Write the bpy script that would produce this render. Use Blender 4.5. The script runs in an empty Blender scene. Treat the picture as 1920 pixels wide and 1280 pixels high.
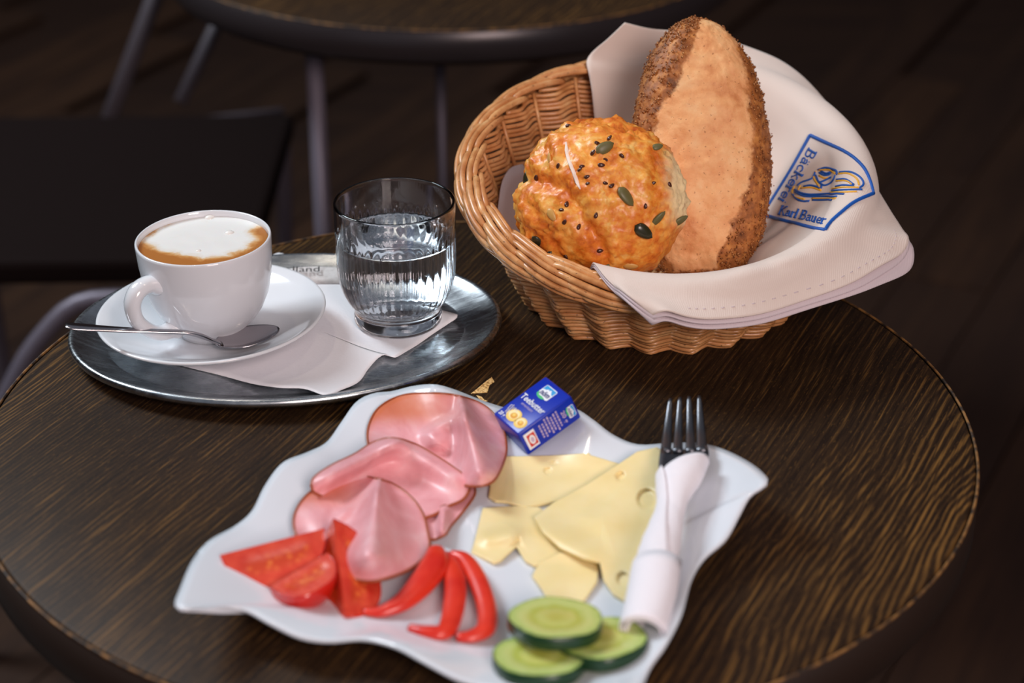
import bpy, bmesh, math, random
import numpy as np
from mathutils import Vector, Matrix, noise as mnoise
from mathutils.bvhtree import BVHTree

random.seed(7)
rng = np.random.default_rng(7)
scene = bpy.context.scene
COL = scene.collection
R = math.radians

# ------------------------------------------------------------------ camera
CAM_C = np.array([0.0, -1.0060975, 0.5771616])
F_PX = 3539.47
PITCH, YAW, ROLL = 0.479918, 0.0209015, -0.0028316
_cp, _sp, _cy, _sy = math.cos(PITCH), math.sin(PITCH), math.cos(YAW), math.sin(YAW)
FW = np.array([_sy*_cp, _cy*_cp, -_sp]); _r0 = np.array([_cy, -_sy, 0.0]); _u0 = np.cross(_r0, FW)
RT = math.cos(ROLL)*_r0 + math.sin(ROLL)*_u0
UP = -math.sin(ROLL)*_r0 + math.cos(ROLL)*_u0
cd = bpy.data.cameras.new('camera'); cam = bpy.data.objects.new('camera', cd); COL.objects.link(cam)
cam.matrix_world = Matrix(((RT[0], UP[0], -FW[0], CAM_C[0]), (RT[1], UP[1], -FW[1], CAM_C[1]),
                           (RT[2], UP[2], -FW[2], CAM_C[2]), (0, 0, 0, 1)))
cd.sensor_width = 36.0; cd.lens = F_PX/1920*36.0; cd.clip_start = 0.02; cd.clip_end = 60
cd.dof.use_dof = True; cd.dof.focus_distance = 1.215; cd.dof.aperture_fstop = 5.0
scene.camera = cam

# ------------------------------------------------------------------ world, lights, exposure
w = bpy.data.worlds.new('world'); scene.world = w; w.use_nodes = True
w.node_tree.nodes['Background'].inputs[0].default_value = (0.75, 0.80, 0.95, 1)
w.node_tree.nodes['Background'].inputs[1].default_value = 0.20
vs = scene.view_settings
vs.view_transform = 'Standard'; vs.look = 'None'; vs.gamma = 1.0; vs.use_curve_mapping = False
vs.exposure = 0.0

def area(name, loc, aim, size, size_y, power, color):
    l = bpy.data.lights.new(name, 'AREA'); l.shape = 'RECTANGLE'; l.size = size; l.size_y = size_y
    l.energy = power; l.color = color
    o = bpy.data.objects.new(name, l); COL.objects.link(o); o.location = loc
    o.rotation_euler = (Vector(aim) - Vector(loc)).to_track_quat('-Z', 'Y').to_euler()
    return o
area('window_daylight', (-1.9, 1.2, 2.1), (0, 0.05, 0), 0.85, 1.05, 74, (0.85, 0.94, 1.0))
area('front_fill_light', (0.75, -2.35, 1.45), (0.05, 0.12, 0.05), 0.85, 1.0, 52, (1.0, 0.81, 0.76))  # added warm fill lamp to brighten the bread and cup fronts, not a window
def spot(name, loc, aim, power, color, rad, ang):
    l = bpy.data.lights.new(name, 'SPOT'); l.energy = power; l.color = color; l.shadow_soft_size = rad
    l.spot_size = R(ang); l.spot_blend = 0.6
    o = bpy.data.objects.new(name, l); COL.objects.link(o); o.location = loc
    o.rotation_euler = (Vector(aim) - Vector(loc)).to_track_quat('-Z', 'Y').to_euler()
spot('ceiling_downlight', (-0.55, 0.55, 1.9), (0, 0.05, 0), 9, (1.0, 0.84, 0.66), 0.03, 50)
spot('ceiling_downlight', (0.55, -0.25, 1.9), (0.05, 0.05, 0), 7, (1.0, 0.84, 0.66), 0.03, 50)

# ------------------------------------------------------------------ small helpers
def ray(px, py):
    d = FW + ((px-960)/F_PX)*RT - ((py-640)/F_PX)*UP
    return d/np.linalg.norm(d)
def at(px, py, z=0.0):
    d = ray(px, py); return CAM_C + d*((z-CAM_C[2])/d[2])
def atY(px, py, y):
    d = ray(px, py); return CAM_C + d*((y-CAM_C[1])/d[1])
def sstep(a, b, x):
    t = np.clip((np.asarray(x, float)-a)/(b-a), 0, 1); return t*t*(3-2*t)
def nz(x, y, z=0.0): return mnoise.noise(Vector((x, y, z)))

def cat(pts, n, closed=False, cols=None):
    """Catmull-Rom resample to n points by chord length."""
    P = np.asarray(pts, float)
    m = len(P)
    if closed: Q = np.vstack([P[-1:], P, P[:2]]); segs = m
    else: Q = np.vstack([2*P[:1]-P[1:2], P, 2*P[-1:]-P[-2:-1]]); segs = m-1
    k = 16; out = []
    for i in range(segs):
        p0, p1, p2, p3 = Q[i:i+4]
        for j in range(k):
            t = j/k
            out.append(.5*((2*p1)+(-p0+p2)*t+(2*p0-5*p1+4*p2-p3)*t*t+(-p0+3*p1-3*p2+p3)*t**3))
    out.append(P[0] if closed else P[-1]); out = np.array(out)
    L = np.r_[0, np.cumsum(np.linalg.norm(np.diff(out[:, :(cols or out.shape[1])], axis=0), axis=1))]
    s = np.linspace(0, L[-1], n, endpoint=not closed)
    return np.stack([np.interp(s, L, out[:, c]) for c in range(out.shape[1])], 1)

def grid_faces(nu, nv, cu=False, cv=False, off=0, flip=False):
    f = []
    for i in range(nu if cu else nu-1):
        for j in range(nv if cv else nv-1):
            a = i*nv+j; b = i*nv+(j+1) % nv; c = ((i+1) % nu)*nv+(j+1) % nv; d = ((i+1) % nu)*nv+j
            q = (a+off, b+off, c+off, d+off); f.append(q[::-1] if flip else q)
    return f

class MB:
    def __init__(s): s.v = []; s.f = []; s.n = 0; s.attr = {}
    def add(s, V, Fc):
        V = np.asarray(V, float); s.v.append(V); s.f += [tuple(i+s.n for i in f) for f in Fc]; s.n += len(V); return s
    def tube(s, path, rad, n=10, flat=1.0, up=None, cap=True, closed=False):
        P = np.asarray(path, float); m = len(P); rad = np.broadcast_to(np.asarray(rad, float), (m,))
        flat = np.broadcast_to(np.asarray(flat, float), (m,))
        T = np.gradient(P, axis=0) if not closed else (np.roll(P, -1, 0)-np.roll(P, 1, 0))
        T /= np.linalg.norm(T, axis=1)[:, None]+1e-12
        if up is None:
            a = np.array([0, 0, 1.0]) if abs(T[0][2]) < .9 else np.array([1.0, 0, 0])
            N = np.zeros_like(P); x = np.cross(T[0], a); x /= np.linalg.norm(x)
            for i in range(m):
                x = x-T[i]*(x@T[i]); x /= np.linalg.norm(x); N[i] = x
        else:
            N = np.cross(T, np.asarray(up, float)); N /= np.linalg.norm(N, axis=1)[:, None]+1e-12
        B = np.cross(N, T)
        a = np.linspace(0, 2*np.pi, n, endpoint=False)
        V = P[:, None]+rad[:, None, None]*(np.cos(a)[None, :, None]*N[:, None]+flat[:, None, None]*np.sin(a)[None, :, None]*B[:, None])
        Fc = grid_faces(m, n, cu=closed, cv=True)
        if cap and not closed:
            Fc.append(tuple(range(n))[::-1]); Fc.append(tuple((m-1)*n+i for i in range(n)))
        return s.add(V.reshape(-1, 3), Fc)
    def lathe(s, prof, n=64, c=(0, 0, 0), mod=None, closed=False):
        prof = np.asarray(prof, float); a = np.linspace(0, 2*np.pi, n, endpoint=False)
        Rr = np.repeat(prof[:, :1], n, 1)
        if mod is not None: Rr = Rr+mod(prof[:, :1], prof[:, 1:2], a[None])
        V = np.stack([c[0]+Rr*np.cos(a), c[1]+Rr*np.sin(a), c[2]+np.repeat(prof[:, 1:2], n, 1)], -1)
        return s.add(V.reshape(-1, 3), grid_faces(len(prof), n, cu=closed, cv=True, flip=True))
    def box(s, o, ex, ey, ez):
        o, ex, ey, ez = map(lambda q: np.asarray(q, float), (o, ex, ey, ez))
        V = [o+ex*i+ey*j+ez*k for k in (0, 1) for j in (0, 1) for i in (0, 1)]
        return s.add(V, [(0, 2, 3, 1), (4, 5, 7, 6), (0, 1, 5, 4), (2, 6, 7, 3), (0, 4, 6, 2), (1, 3, 7, 5)])
    def prism(s, poly, o, ex, ey, ez):
        """2-D polygon extruded along ez"""
        poly = np.asarray(poly, float); n = len(poly)
        B = np.asarray(o)+poly[:, :1]*np.asarray(ex)+poly[:, 1:]*np.asarray(ey)
        V = np.vstack([B, B+np.asarray(ez)])
        return s.add(V, [tuple(range(n))[::-1], tuple(range(n, 2*n))]+[(i, (i+1) % n, n+(i+1) % n, n+i) for i in range(n)])
    def V(s): return np.vstack(s.v)
    def build(s, name, mat, parent=None, smooth=True, mod=None, fix=False, origin=None):
        V = s.V()
        if parent is not None: o0 = np.array(parent['_o'])
        elif origin is not None: o0 = np.asarray(origin, float)
        else: o0 = np.array([(V[:, 0].min()+V[:, 0].max())/2, (V[:, 1].min()+V[:, 1].max())/2, V[:, 2].min()])
        me = bpy.data.meshes.new(name); me.from_pydata((V-o0).tolist(), [], s.f); me.validate(); me.update()
        if fix:
            bm = bmesh.new(); bm.from_mesh(me); bmesh.ops.remove_doubles(bm, verts=bm.verts, dist=1e-7); bmesh.ops.recalc_face_normals(bm, faces=bm.faces); bm.to_mesh(me); bm.free()
        if smooth: me.polygons.foreach_set('use_smooth', [True]*len(me.polygons))
        for k, val in s.attr.items():
            at_ = me.attributes.new(k, 'FLOAT', 'POINT'); at_.data.foreach_set('value', np.asarray(val, float).ravel())
        if mat is not None: me.materials.append(mat)
        o = bpy.data.objects.new(name, me); COL.objects.link(o)
        if parent is not None: o.parent = parent; o['_o'] = list(parent['_o'])
        else: o.location = o0; o['_o'] = list(o0)
        if mod: 
            for k in mod: k(o)
        return o
def bevel(wd, seg=2):
    def f(o):
        m = o.modifiers.new('bevel', 'BEVEL'); m.width = wd; m.segments = seg; m.limit_method = 'ANGLE'
    return f
def subsurf(l=1):
    def f(o):
        m = o.modifiers.new('sub', 'SUBSURF'); m.levels = l; m.render_levels = l
    return f
def solid(t, off=-1):
    def f(o):
        m = o.modifiers.new('solid', 'SOLIDIFY'); m.thickness = t; m.offset = off
    return f
def tag(o, label, cat_=None, group=None, kind=None):
    if label: o['label'] = label
    if cat_: o['category'] = cat_
    if group: o['group'] = group
    if kind: o['kind'] = kind
    return o
def thing(name, loc, label, cat_, group=None):
    o = bpy.data.objects.new(name, None); o.empty_display_size = .02; COL.objects.link(o); o.location = loc; o['_o'] = list(map(float, loc))
    return tag(o, label, cat_, group)
def bvh_of(V, Fc): return BVHTree.FromPolygons([tuple(p) for p in V], Fc)
def cast(b, px, py):
    h = b.ray_cast(Vector(CAM_C), Vector(ray(px, py)))
    return (np.array(h[0]), np.array(h[1])) if h[0] is not None else (None, None)

# ------------------------------------------------------------------ materials
def lin(c):
    return tuple(((x/255)/12.92 if x/255 <= .04045 else (((x/255)+.055)/1.055)**2.4) for x in c)
class Mt:
    def __init__(s, name, col=(200, 200, 200), rough=.5, **kw):
        s.m = bpy.data.materials.new(name); s.m.use_nodes = True; s.nt = s.m.node_tree
        s.b = s.nt.nodes['Principled BSDF']; s.b.inputs['Base Color'].default_value = (*lin(col), 1); s.b.inputs['Roughness'].default_value = rough
        for k, v in kw.items():
            s.b.inputs[k.replace('_', ' ')].default_value = v
    def nd(s, t, **kw):
        n = s.nt.nodes.new(t)
        for k, v in kw.items(): setattr(n, k, v)
        return n
    def lk(s, a, b): s.nt.links.new(a, b)
    def coord(s, scale=(1, 1, 1), rot=(0, 0, 0), loc=(0, 0, 0), src='Object'):
        c = s.nd('ShaderNodeTexCoord'); m = s.nd('ShaderNodeMapping'); s.lk(c.outputs[src], m.inputs[0])
        m.inputs['Scale'].default_value = scale; m.inputs['Rotation'].default_value = rot; m.inputs['Location'].default_value = loc
        return m.outputs[0]
    def noise(s, vec, scale, detail=3, rough=.55, dist=0):
        n = s.nd('ShaderNodeTexNoise'); s.lk(vec, n.inputs['Vector'])
        n.inputs['Scale'].default_value = scale; n.inputs['Detail'].default_value = detail; n.inputs['Roughness'].default_value = rough; n.inputs['Distortion'].default_value = dist
        return n.outputs[0]
    def voro(s, vec, scale, out='Distance', feature='F1'):
        n = s.nd('ShaderNodeTexVoronoi', feature=feature); s.lk(vec, n.inputs['Vector']); n.inputs['Scale'].default_value = scale
        return n.outputs[out]
    def attr(s, name): return s.nd('ShaderNodeAttribute', attribute_name=name).outputs['Fac']
    def ramp(s, fac, stops):
        n = s.nd('ShaderNodeValToRGB'); s.lk(fac, n.inputs[0]); e = n.color_ramp.elements
        while len(e) < len(stops): e.new(.5)
        for q, (p, c) in zip(e, stops):
            q.position = p; q.color = (*lin(c), 1) if isinstance(c, tuple) else (c, c, c, 1)
        return n.outputs[0]
    def math(s, op, a, b=None, clamp=False):
        n = s.nd('ShaderNodeMath', operation=op); n.use_clamp = clamp
        for i, x in enumerate((a, b)):
            if x is None: continue
            if isinstance(x, (int, float)): n.inputs[i].default_value = x
            else: s.lk(x, n.inputs[i])
        return n.outputs[0]
    def mix(s, fac, a, b, mode='MIX'):
        n = s.nd('ShaderNodeMix', data_type='RGBA', blend_type=mode)
        for i, x in ((0, fac), (6, a), (7, b)):
            if isinstance(x, (int, float)): n.inputs[i].default_value = x
            elif isinstance(x, tuple): n.inputs[i].default_value = (*lin(x), 1)
            else: s.lk(x, n.inputs[i])
        return n.outputs[2]
    def col(s, c): s.lk(c, s.b.inputs['Base Color']); return s
    def rough(s, c): s.lk(c, s.b.inputs['Roughness']); return s
    def bump(s, h, strength=.3, dist=.001):
        n = s.nd('ShaderNodeBump'); n.inputs['Strength'].default_value = strength; n.inputs['Distance'].default_value = dist
        s.lk(h, n.inputs['Height']); s.lk(n.outputs[0], s.b.inputs['Normal']); return s
    def rnd(s): return s.nd('ShaderNodeObjectInfo').outputs['Random']

M = {}
# dark veneer: bands follow the grain (64 degrees from x), with cathedral figure
GR = R(-64)
def wood(name, dark, mid, light, rough=.5):
    t = Mt(name, rough=rough, Specular_IOR_Level=.13)
    v = t.coord(rot=(0, 0, GR))
    def g(sc, loc=(0, 0, 0)):
        m = t.nd('ShaderNodeMapping'); t.lk(v, m.inputs[0]); m.inputs['Scale'].default_value = sc; m.inputs['Location'].default_value = loc; return m.outputs[0]
    warp = t.noise(g((2.2, 5.5, 1)), 1.0, 2.0, .5)
    sep = t.nd('ShaderNodeSeparateXYZ'); t.lk(v, sep.inputs[0])
    u = t.math('ADD', sep.outputs[1], t.math('MULTIPLY', warp, .075))
    u = t.math('ADD', u, t.math('MULTIPLY', t.noise(g((30, 160, 1)), 1.0, 2), .004))
    mk = t.ramp(t.math('MULTIPLY', t.math('ABSOLUTE', sep.outputs[1]), 3.33), [(.62, 0.0), (.92, 1.0)])
    u = t.math('ADD', u, t.math('MULTIPLY', mk, t.math('MULTIPLY', t.noise(g((5.5, 17, 1), (3.1, 0, 0)), 1.0, 1.5, .5), .042)))
    band = t.math('SINE', t.math('MULTIPLY', u, 1500.0))
    fine = t.noise(g((22, 900, 1)), 1.0, 3, .6)
    streak = t.noise(g((8, 240, 1)), 1.0, 3, .6)
    big = t.noise(v, 7, 3)
    h = t.math('ADD', t.math('MULTIPLY', t.math('ADD', t.math('MULTIPLY', band, .5), .5), t.math('ADD', .17, t.math('MULTIPLY', mk, .13))), t.math('ADD', t.math('MULTIPLY', fine, .75), t.math('MULTIPLY', streak, .45)))
    h = t.math('SUBTRACT', h, t.math('MULTIPLY', big, .30))
    c = t.ramp(h, [(.38, dark), (.62, mid), (.90, light)])
    speck = t.ramp(t.noise(g((220, 1000, 1)), 1.0, 2), [(.60, 0.0), (.74, 1.0)])
    c = t.mix(t.math('MULTIPLY', speck, .30), c, light)
    t.col(c); t.bump(h, .2, .0005)
    t.rough(t.ramp(big, [(.3, rough-.05), (.7, rough+.10)]))
    return t.m
M['table_wood'] = wood('dark_veneer', (33, 22, 15), (52, 36, 22), (122, 87, 44))
M['table_edge'] = Mt('table_edge', (40, 28, 22), .5).m
_t = Mt('worn_edge', (120, 84, 42), .6); _t.col(_t.ramp(_t.noise(_t.coord(), 120, 3), [(.4, (46, 32, 22)), (.62, (140, 98, 50))])); M['worn'] = _t.m
_t = Mt('bare_chip', (190, 140, 80), .5); _t.col(_t.ramp(_t.noise(_t.coord(), 700, 3), [(.30, (90, 60, 28)), (.42, (206, 150, 78)), (.6, (250, 214, 150))])); M['chip'] = _t.m
def porcelain(name, c=(226, 229, 234), r=.10):
    return Mt(name, c, r, Coat_Weight=.3, Coat_Roughness=.03).m
M['porcelain'] = porcelain('porcelain')
M['plate'] = porcelain('plate_porcelain', (222, 228, 236), .12)
_t = Mt('tray_steel', (190, 196, 202), .22, Metallic=1.0)
_n = _t.noise(_t.coord(scale=(1, 6, 1)), 60, 4, .65)
_t.rough(_t.ramp(_n, [(.3, .18), (.7, .34)])); _t.col(_t.ramp(_t.noise(_t.coord(), 26, 4, .65), [(.3, (150, 154, 158)), (.65, (214, 220, 224))])); M['steel'] = _t.m
M['bright_steel'] = Mt('bright_steel', (176, 172, 176), .18, Metallic=1.0).m
_t = Mt('fork_steel', (112, 114, 120), .34, Metallic=1.0); _t.bump(_t.noise(_t.coord(), 900, 3), .25, .0004); M['fork_steel'] = _t.m
M['glass'] = Mt('clear_glass', (252, 253, 255), .0, Transmission_Weight=1.0, IOR=1.48).m
M['water'] = Mt('water', (250, 253, 255), .0, Transmission_Weight=1.0, IOR=1.33).m
# wicker
_t = Mt('willow', (205, 150, 92), .38, Coat_Weight=.25, Coat_Roughness=.2)
_c = _t.ramp(_t.noise(_t.coord(), 90, 3), [(.3, (186, 124, 70)), (.55, (218, 160, 102)), (.75, (234, 188, 132))])
_c = _t.mix(_t.math('MULTIPLY', _t.ramp(_t.rnd(), [(0, .0), (1, 1.0)]), .38), _c, (186, 112, 66))
_s = _t.ramp(_t.noise(_t.coord(), 420, 2), [(.28, 1.0), (.34, 0.0)])
_c = _t.mix(_t.math('MULTIPLY', _s, .7), _c, (84, 50, 28)); _t.col(_c); M['willow'] = _t.m
# fabrics and paper
def cloth(name, c, weave=2600):
    t = Mt(name, c, .85, Sheen_Weight=.15)
    v = t.coord(); n = t.nd('ShaderNodeTexWave'); n.inputs['Scale'].default_value = weave*.16; t.lk(t.coord(rot=(.3, .4, .6)), n.inputs['Vector'])
    t.bump(t.math('ADD', n.outputs[1], t.noise(v, weave, 2)), .22, .0003)
    t.col(t.mix(t.math('MULTIPLY', t.noise(v, 30, 2), .25), c, tuple(int(x*.93) for x in c)))
    return t.m
M['cloth'] = cloth('cream_twill', (226, 210, 200))
M['cloth_edge'] = cloth('lilac_hem', (212, 197, 202))
_t = Mt('white_paper', (240, 238, 242), .9); _t.bump(_t.noise(_t.coord(), 500, 3), .25, .0005); M['paper'] = _t.m
_t = Mt('crepe_paper', (242, 238, 244), .9); _t.bump(_t.noise(_t.coord(scale=(1, 3, 1)), 160, 3), .35, .0012); M['crepe'] = _t.m
M['blue_thread'] = Mt('blue_thread', (14, 86, 176), .6).m
M['gold_thread'] = Mt('gold_thread', (238, 178, 46), .55).m
# breads
_t = Mt('loaf_crust', rough=.6, Subsurface_Weight=.05)
_v = _t.coord(); _a = _t.attr('crust')
_pale = _t.ramp(_t.noise(_v, 55, 5, .6), [(.28, (206, 128, 74)), (.42, (232, 164, 106)), (.56, (242, 182, 124)), (.72, (246, 200, 146))])
_spk = _t.ramp(_t.noise(_v, 420, 2), [(.66, 0.0), (.72, 1.0)])
_pale = _t.mix(_t.math('MULTIPLY', _spk, .6), _pale, (146, 82, 40))
_brn = _t.ramp(_t.noise(_v, 120, 4, .65), [(.3, (104, 56, 22)), (.5, (166, 98, 44)), (.72, (214, 144, 74))])
_f = _t.ramp(_t.math('ADD', _a, _t.math('MULTIPLY', _t.math('SUBTRACT', _t.noise(_v, 160, 4, .7), .5), 1.1)), [(.34, 0.0), (.66, 1.0)])
_t.col(_t.mix(_f, _pale, _brn)); _t.bump(_t.noise(_v, 260, 4, .65), .5, .0012); M['loaf'] = _t.m
_t = Mt('toasted_seed', rough=.3); _t.col(_t.ramp(_t.noise(_t.coord(), 900, 1), [(.35, (112, 60, 24)), (.55, (168, 102, 48)), (.72, (222, 164, 104))])); M['sesame'] = _t.m
_t = Mt('cheese_crust', rough=.42, Subsurface_Weight=.08, Coat_Weight=.15, Coat_Roughness=.25)
_v = _t.coord()
_n1 = _t.noise(_v, 62, 4, .62, .6); _n2 = _t.noise(_v, 200, 3, .6)
_c = _t.ramp(_t.math('ADD', _t.math('MULTIPLY', _n1, .72), _t.math('MULTIPLY', _n2, .28)), [(.33, (182, 80, 18)), (.44, (226, 126, 38)), (.55, (242, 164, 66)), (.68, (250, 206, 122))])
_lum = _t.attr('lump'); _c = _t.mix(_t.math('MULTIPLY', _t.ramp(_lum, [(.45, 0.0), (.9, 1.0)]), .55), _c, (210, 98, 24))
_pal = _t.attr('pale'); _c = _t.mix(_pal, _c, (246, 226, 176))
_t.col(_c); _t.bump(_t.noise(_v, 330, 3), .35, .0010); M['bun'] = _t.m
M['pumpkin'] = Mt('pumpkin_seed_green', (104, 98, 58), .45).m
M['pumpkin_dark'] = Mt('pumpkin_seed_dark', (48, 46, 28), .25).m
M['pumpkin_pale'] = Mt('pumpkin_seed_pale', (208, 160, 88), .4).m
M['flax'] = Mt('flax_seed', (74, 38, 26), .25).m
M['flour'] = Mt('flour', (246, 228, 214), .9).m
# plate food
_t = Mt('ham_meat', rough=.40, Subsurface_Weight=.12, Coat_Weight=.12, Coat_Roughness=.2)
_t.b.inputs['Subsurface Radius'].default_value = (.004, .0015, .001)
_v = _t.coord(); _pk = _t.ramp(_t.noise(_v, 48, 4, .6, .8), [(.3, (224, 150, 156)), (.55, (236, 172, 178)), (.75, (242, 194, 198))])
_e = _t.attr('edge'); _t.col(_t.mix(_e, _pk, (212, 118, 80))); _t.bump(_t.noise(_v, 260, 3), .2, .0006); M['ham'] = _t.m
M['rind'] = Mt('ham_rind', (158, 78, 40), .35).m
_t = Mt('gouda', rough=.38, Subsurface_Weight=.15)
_t.b.inputs['Subsurface Radius'].default_value = (.005, .003, .001)
_t.col(_t.ramp(_t.noise(_t.coord(), 40, 3), [(.3, (242, 220, 156)), (.7, (248, 230, 176))])); M['cheese'] = _t.m
_t = Mt('tomato_skin', (206, 34, 22), .16, Coat_Weight=.4); M['tomato_skin'] = _t.m
_t = Mt('tomato_flesh', rough=.42, Subsurface_Weight=.1, Coat_Weight=.08, Coat_Roughness=.2)
_v = _t.coord(); _g = _t.attr('gel'); _fl = _t.ramp(_t.noise(_v, 120, 3), [(.3, (206, 48, 30)), (.7, (228, 84, 56))])
_sd = _t.ramp(_t.voro(_v, 260), [(.10, (230, 124, 56)), (.35, (220, 92, 38)), (.6, (206, 66, 30))])
_t.col(_t.mix(_g, _fl, _sd)); _t.bump(_t.noise(_v, 300, 2), .3, .001); M['tomato_flesh'] = _t.m
_t = Mt('red_pepper', rough=.32, Coat_Weight=.15); _t.col(_t.ramp(_t.noise(_t.coord(), 60, 2), [(.3, (206, 28, 18)), (.7, (230, 60, 36))])); M['pepper'] = _t.m
M['cuke_skin'] = Mt('cucumber_skin', (26, 58, 32), .3).m
_t = Mt('cucumber_flesh', rough=.25, Subsurface_Weight=.1, Coat_Weight=.4, Coat_Roughness=.1)
_a = _t.attr('rad'); _v = _t.coord()
_c = _t.ramp(_t.math('ADD', _a, _t.math('MULTIPLY', _t.math('SUBTRACT', _t.noise(_v, 180, 3), .5), .25)), [(.1, (190, 190, 92)), (.35, (206, 208, 120)), (.5, (182, 190, 84)), (.7, (206, 214, 134)), (.93, (186, 206, 116)), (.99, (96, 134, 60))])
_t.col(_c); M['cuke'] = _t.m
# coffee
_t = Mt('cappuccino', rough=.35, Subsurface_Weight=.1)
_v = _t.coord(); _a = _t.attr('foam')
_f = _t.math('ADD', _a, _t.math('MULTIPLY', _t.math('SUBTRACT', _t.noise(_v, 75, 5, .62, .5), .5), 1.0))
_t.col(_t.ramp(_f, [(.18, (176, 110, 48)), (.36, (202, 142, 80)), (.48, (220, 184, 140)), (.62, (230, 222, 212)), (.85, (236, 234, 231))])); M['coffee'] = _t.m
M['foam'] = Mt('milk_bubble', (240, 238, 234), .12, Coat_Weight=.5).m
# butter packet
M['foil_blue'] = Mt('blue_wrap', (4, 42, 172), .28, Specular_IOR_Level=.4).m
M['ink_white'] = Mt('print_white', (238, 240, 246), .4).m
M['ink_sky'] = Mt('print_sky_blue', (40, 156, 220), .3).m
M['ink_green'] = Mt('print_green', (70, 190, 120), .3).m
M['ink_navy'] = Mt('print_navy', (18, 40, 120), .3).m
M['ink_yellow'] = Mt('print_butter', (244, 206, 96), .3).m
M['ink_cream'] = Mt('print_cream', (250, 232, 170), .3).m
M['ink_orange'] = Mt('print_amber', (228, 160, 40), .3).m
M['ink_red'] = Mt('print_red', (206, 50, 40), .35).m
M['ink_lilac'] = Mt('print_pale', (198, 178, 206), .4).m
M['ink_grey'] = Mt('print_grey', (64, 58, 58), .6).m
_t = Mt('sachet_paper', rough=.6); _t.col(_t.ramp(_t.noise(_t.coord(), 220, 3), [(.35, (206, 198, 196)), (.6, (232, 226, 224))])); M['sachet'] = _t.m
# room
_t = Mt('floor_plank', rough=.45); _c = _t.ramp(_t.noise(_t.coord(scale=(.1, 1, 1)), 30, 4), [(.3, (42, 29, 24)), (.7, (70, 48, 34))])
_c = _t.mix(_t.math('MULTIPLY', _t.rnd(), .6), _c, (42, 30, 26)); _t.col(_c); _t.b.inputs['Specular IOR Level'].default_value = .25; M['floor'] = _t.m
M['wall'] = Mt('dark_wall', (60, 44, 42), .8).m
M['chair_seat'] = Mt('dark_seat', (26, 18, 17), .8, Specular_IOR_Level=.05).m
M['chair_tube'] = Mt('grey_tube', (116, 108, 120), .45, Metallic=.3).m
M['dim_tube'] = Mt('dim_grey_tube', (84, 76, 82), .5, Metallic=.2).m
M['dark_metal'] = Mt('dark_metal', (46, 40, 40), .4, Metallic=.5).m
M['rim_metal'] = Mt('dark_rim_band', (58, 52, 54), .3, Metallic=.4).m

# ------------------------------------------------------------------ the room
FZ = -0.74
fl = MB().box((-3.2, -3.0, FZ-.06), (6.4, 0, 0), (0, 6.6, 0), (0, 0, .045)).build('floor', M['floor'], smooth=False)
fl['kind'] = 'structure'
_ang = R(62); ux = np.array([math.cos(_ang), math.sin(_ang), 0]); vx = np.array([-math.sin(_ang), math.cos(_ang), 0])
pl_mesh = None
for i in range(-14, 15):
    for j in range(-2, 3):
        o = np.array([0, 1.2, FZ-.015])+vx*(i*.142)+ux*(j*1.6+(i % 3)*.47)
        if not (-2.4 < o[0] < 2.4 and -1.6 < o[1] < 3.0): continue
        if pl_mesh is None:
            po = MB().box((-.795, -.07, 0), (1.59, 0, 0), (0, .139, 0), (0, 0, .015)).build('floor_plank', M['floor'], origin=(0, 0, 0), smooth=False)
            pl_mesh = po.data
        else:
            po = bpy.data.objects.new('floor_plank', pl_mesh); COL.objects.link(po)
        po.parent = fl; po.location = Vector(o-np.array(fl['_o'])); po.rotation_euler = (0, 0, _ang); po['_o'] = [0, 0, 0]
wb = MB().box((-3.2, 3.6, FZ-.06), (6.4, 0, 0), (0, .1, 0), (0, 0, 3.3)).build('wall_back', M['wall'], smooth=False); wb['kind'] = 'structure'
wr = MB().box((3.2, -3.0, FZ-.06), (.1, 0, 0), (0, 6.6, 0), (0, 0, 3.3)).build('wall_right', M['wall'], smooth=False); wr['kind'] = 'structure'
wl = MB().box((-3.3, -3.0, FZ-.06), (.1, 0, 0), (0, 6.6, 0), (0, 0, 3.3)).build('wall_left', M['wall'], smooth=False); wl['kind'] = 'structure'

def round_table(x, y, label, legs=None, rad=.30):
    t = thing('cafe_table', (x, y, FZ), label, 'table')
    c = (x, y, 0)
    top = MB(); prof = [(0.0001, -.032), (rad-.004, -.032), (rad-.001, -.029), (rad-.0005, -.003), (rad-.0022, -.0006), (rad-.0035, 0), (rad*.6, 0), (.0001, 0)]
    top.lathe(prof[3:], 160, c); tp = top.build('table_top', M['table_wood'], t)
    e = MB(); e.lathe([(rad-.01, -.033), (rad-.001, -.033), (rad+.0012, -.031), (rad+.0012, -.003), (rad-.001, -.0012)], 160, c); e.build('edge_band', M['rim_metal'] if legs else M['table_edge'], t)
    e = MB(); e.tube([(x+rad*math.cos(a), y+rad*math.sin(a), -.0008) for a in np.linspace(0, 2*np.pi, 160, endpoint=False)], .0009, 6, closed=True); e.build('worn_arris', M['worn'], tp)
    MB().lathe([(.0001, -.033), (rad-.012, -.033), (rad-.012, -.040), (.0001, -.040)], 96, c).build('underside', M['table_edge'], t)
    if legs:
        for lx, ly, lr in legs:
            MB().lathe([(.0001, FZ), (lr, FZ), (lr, -.04), (.0001, -.04)], 24, (lx, ly, 0)).build('leg', M['chair_tube'], t)
    else:
        MB().lathe([(.0001, -.04), (.09, -.04), (.09, -.05), (.03, -.06), (.026, -.68), (.05, -.70), (.2, -.722), (.21, FZ), (.0001, FZ)], 48, c).build('pedestal', M['dark_metal'], t)
    return t
tbl = round_table(0, 0, 'dark round wooden cafe table in front carrying the breakfast', rad=.30)
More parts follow.
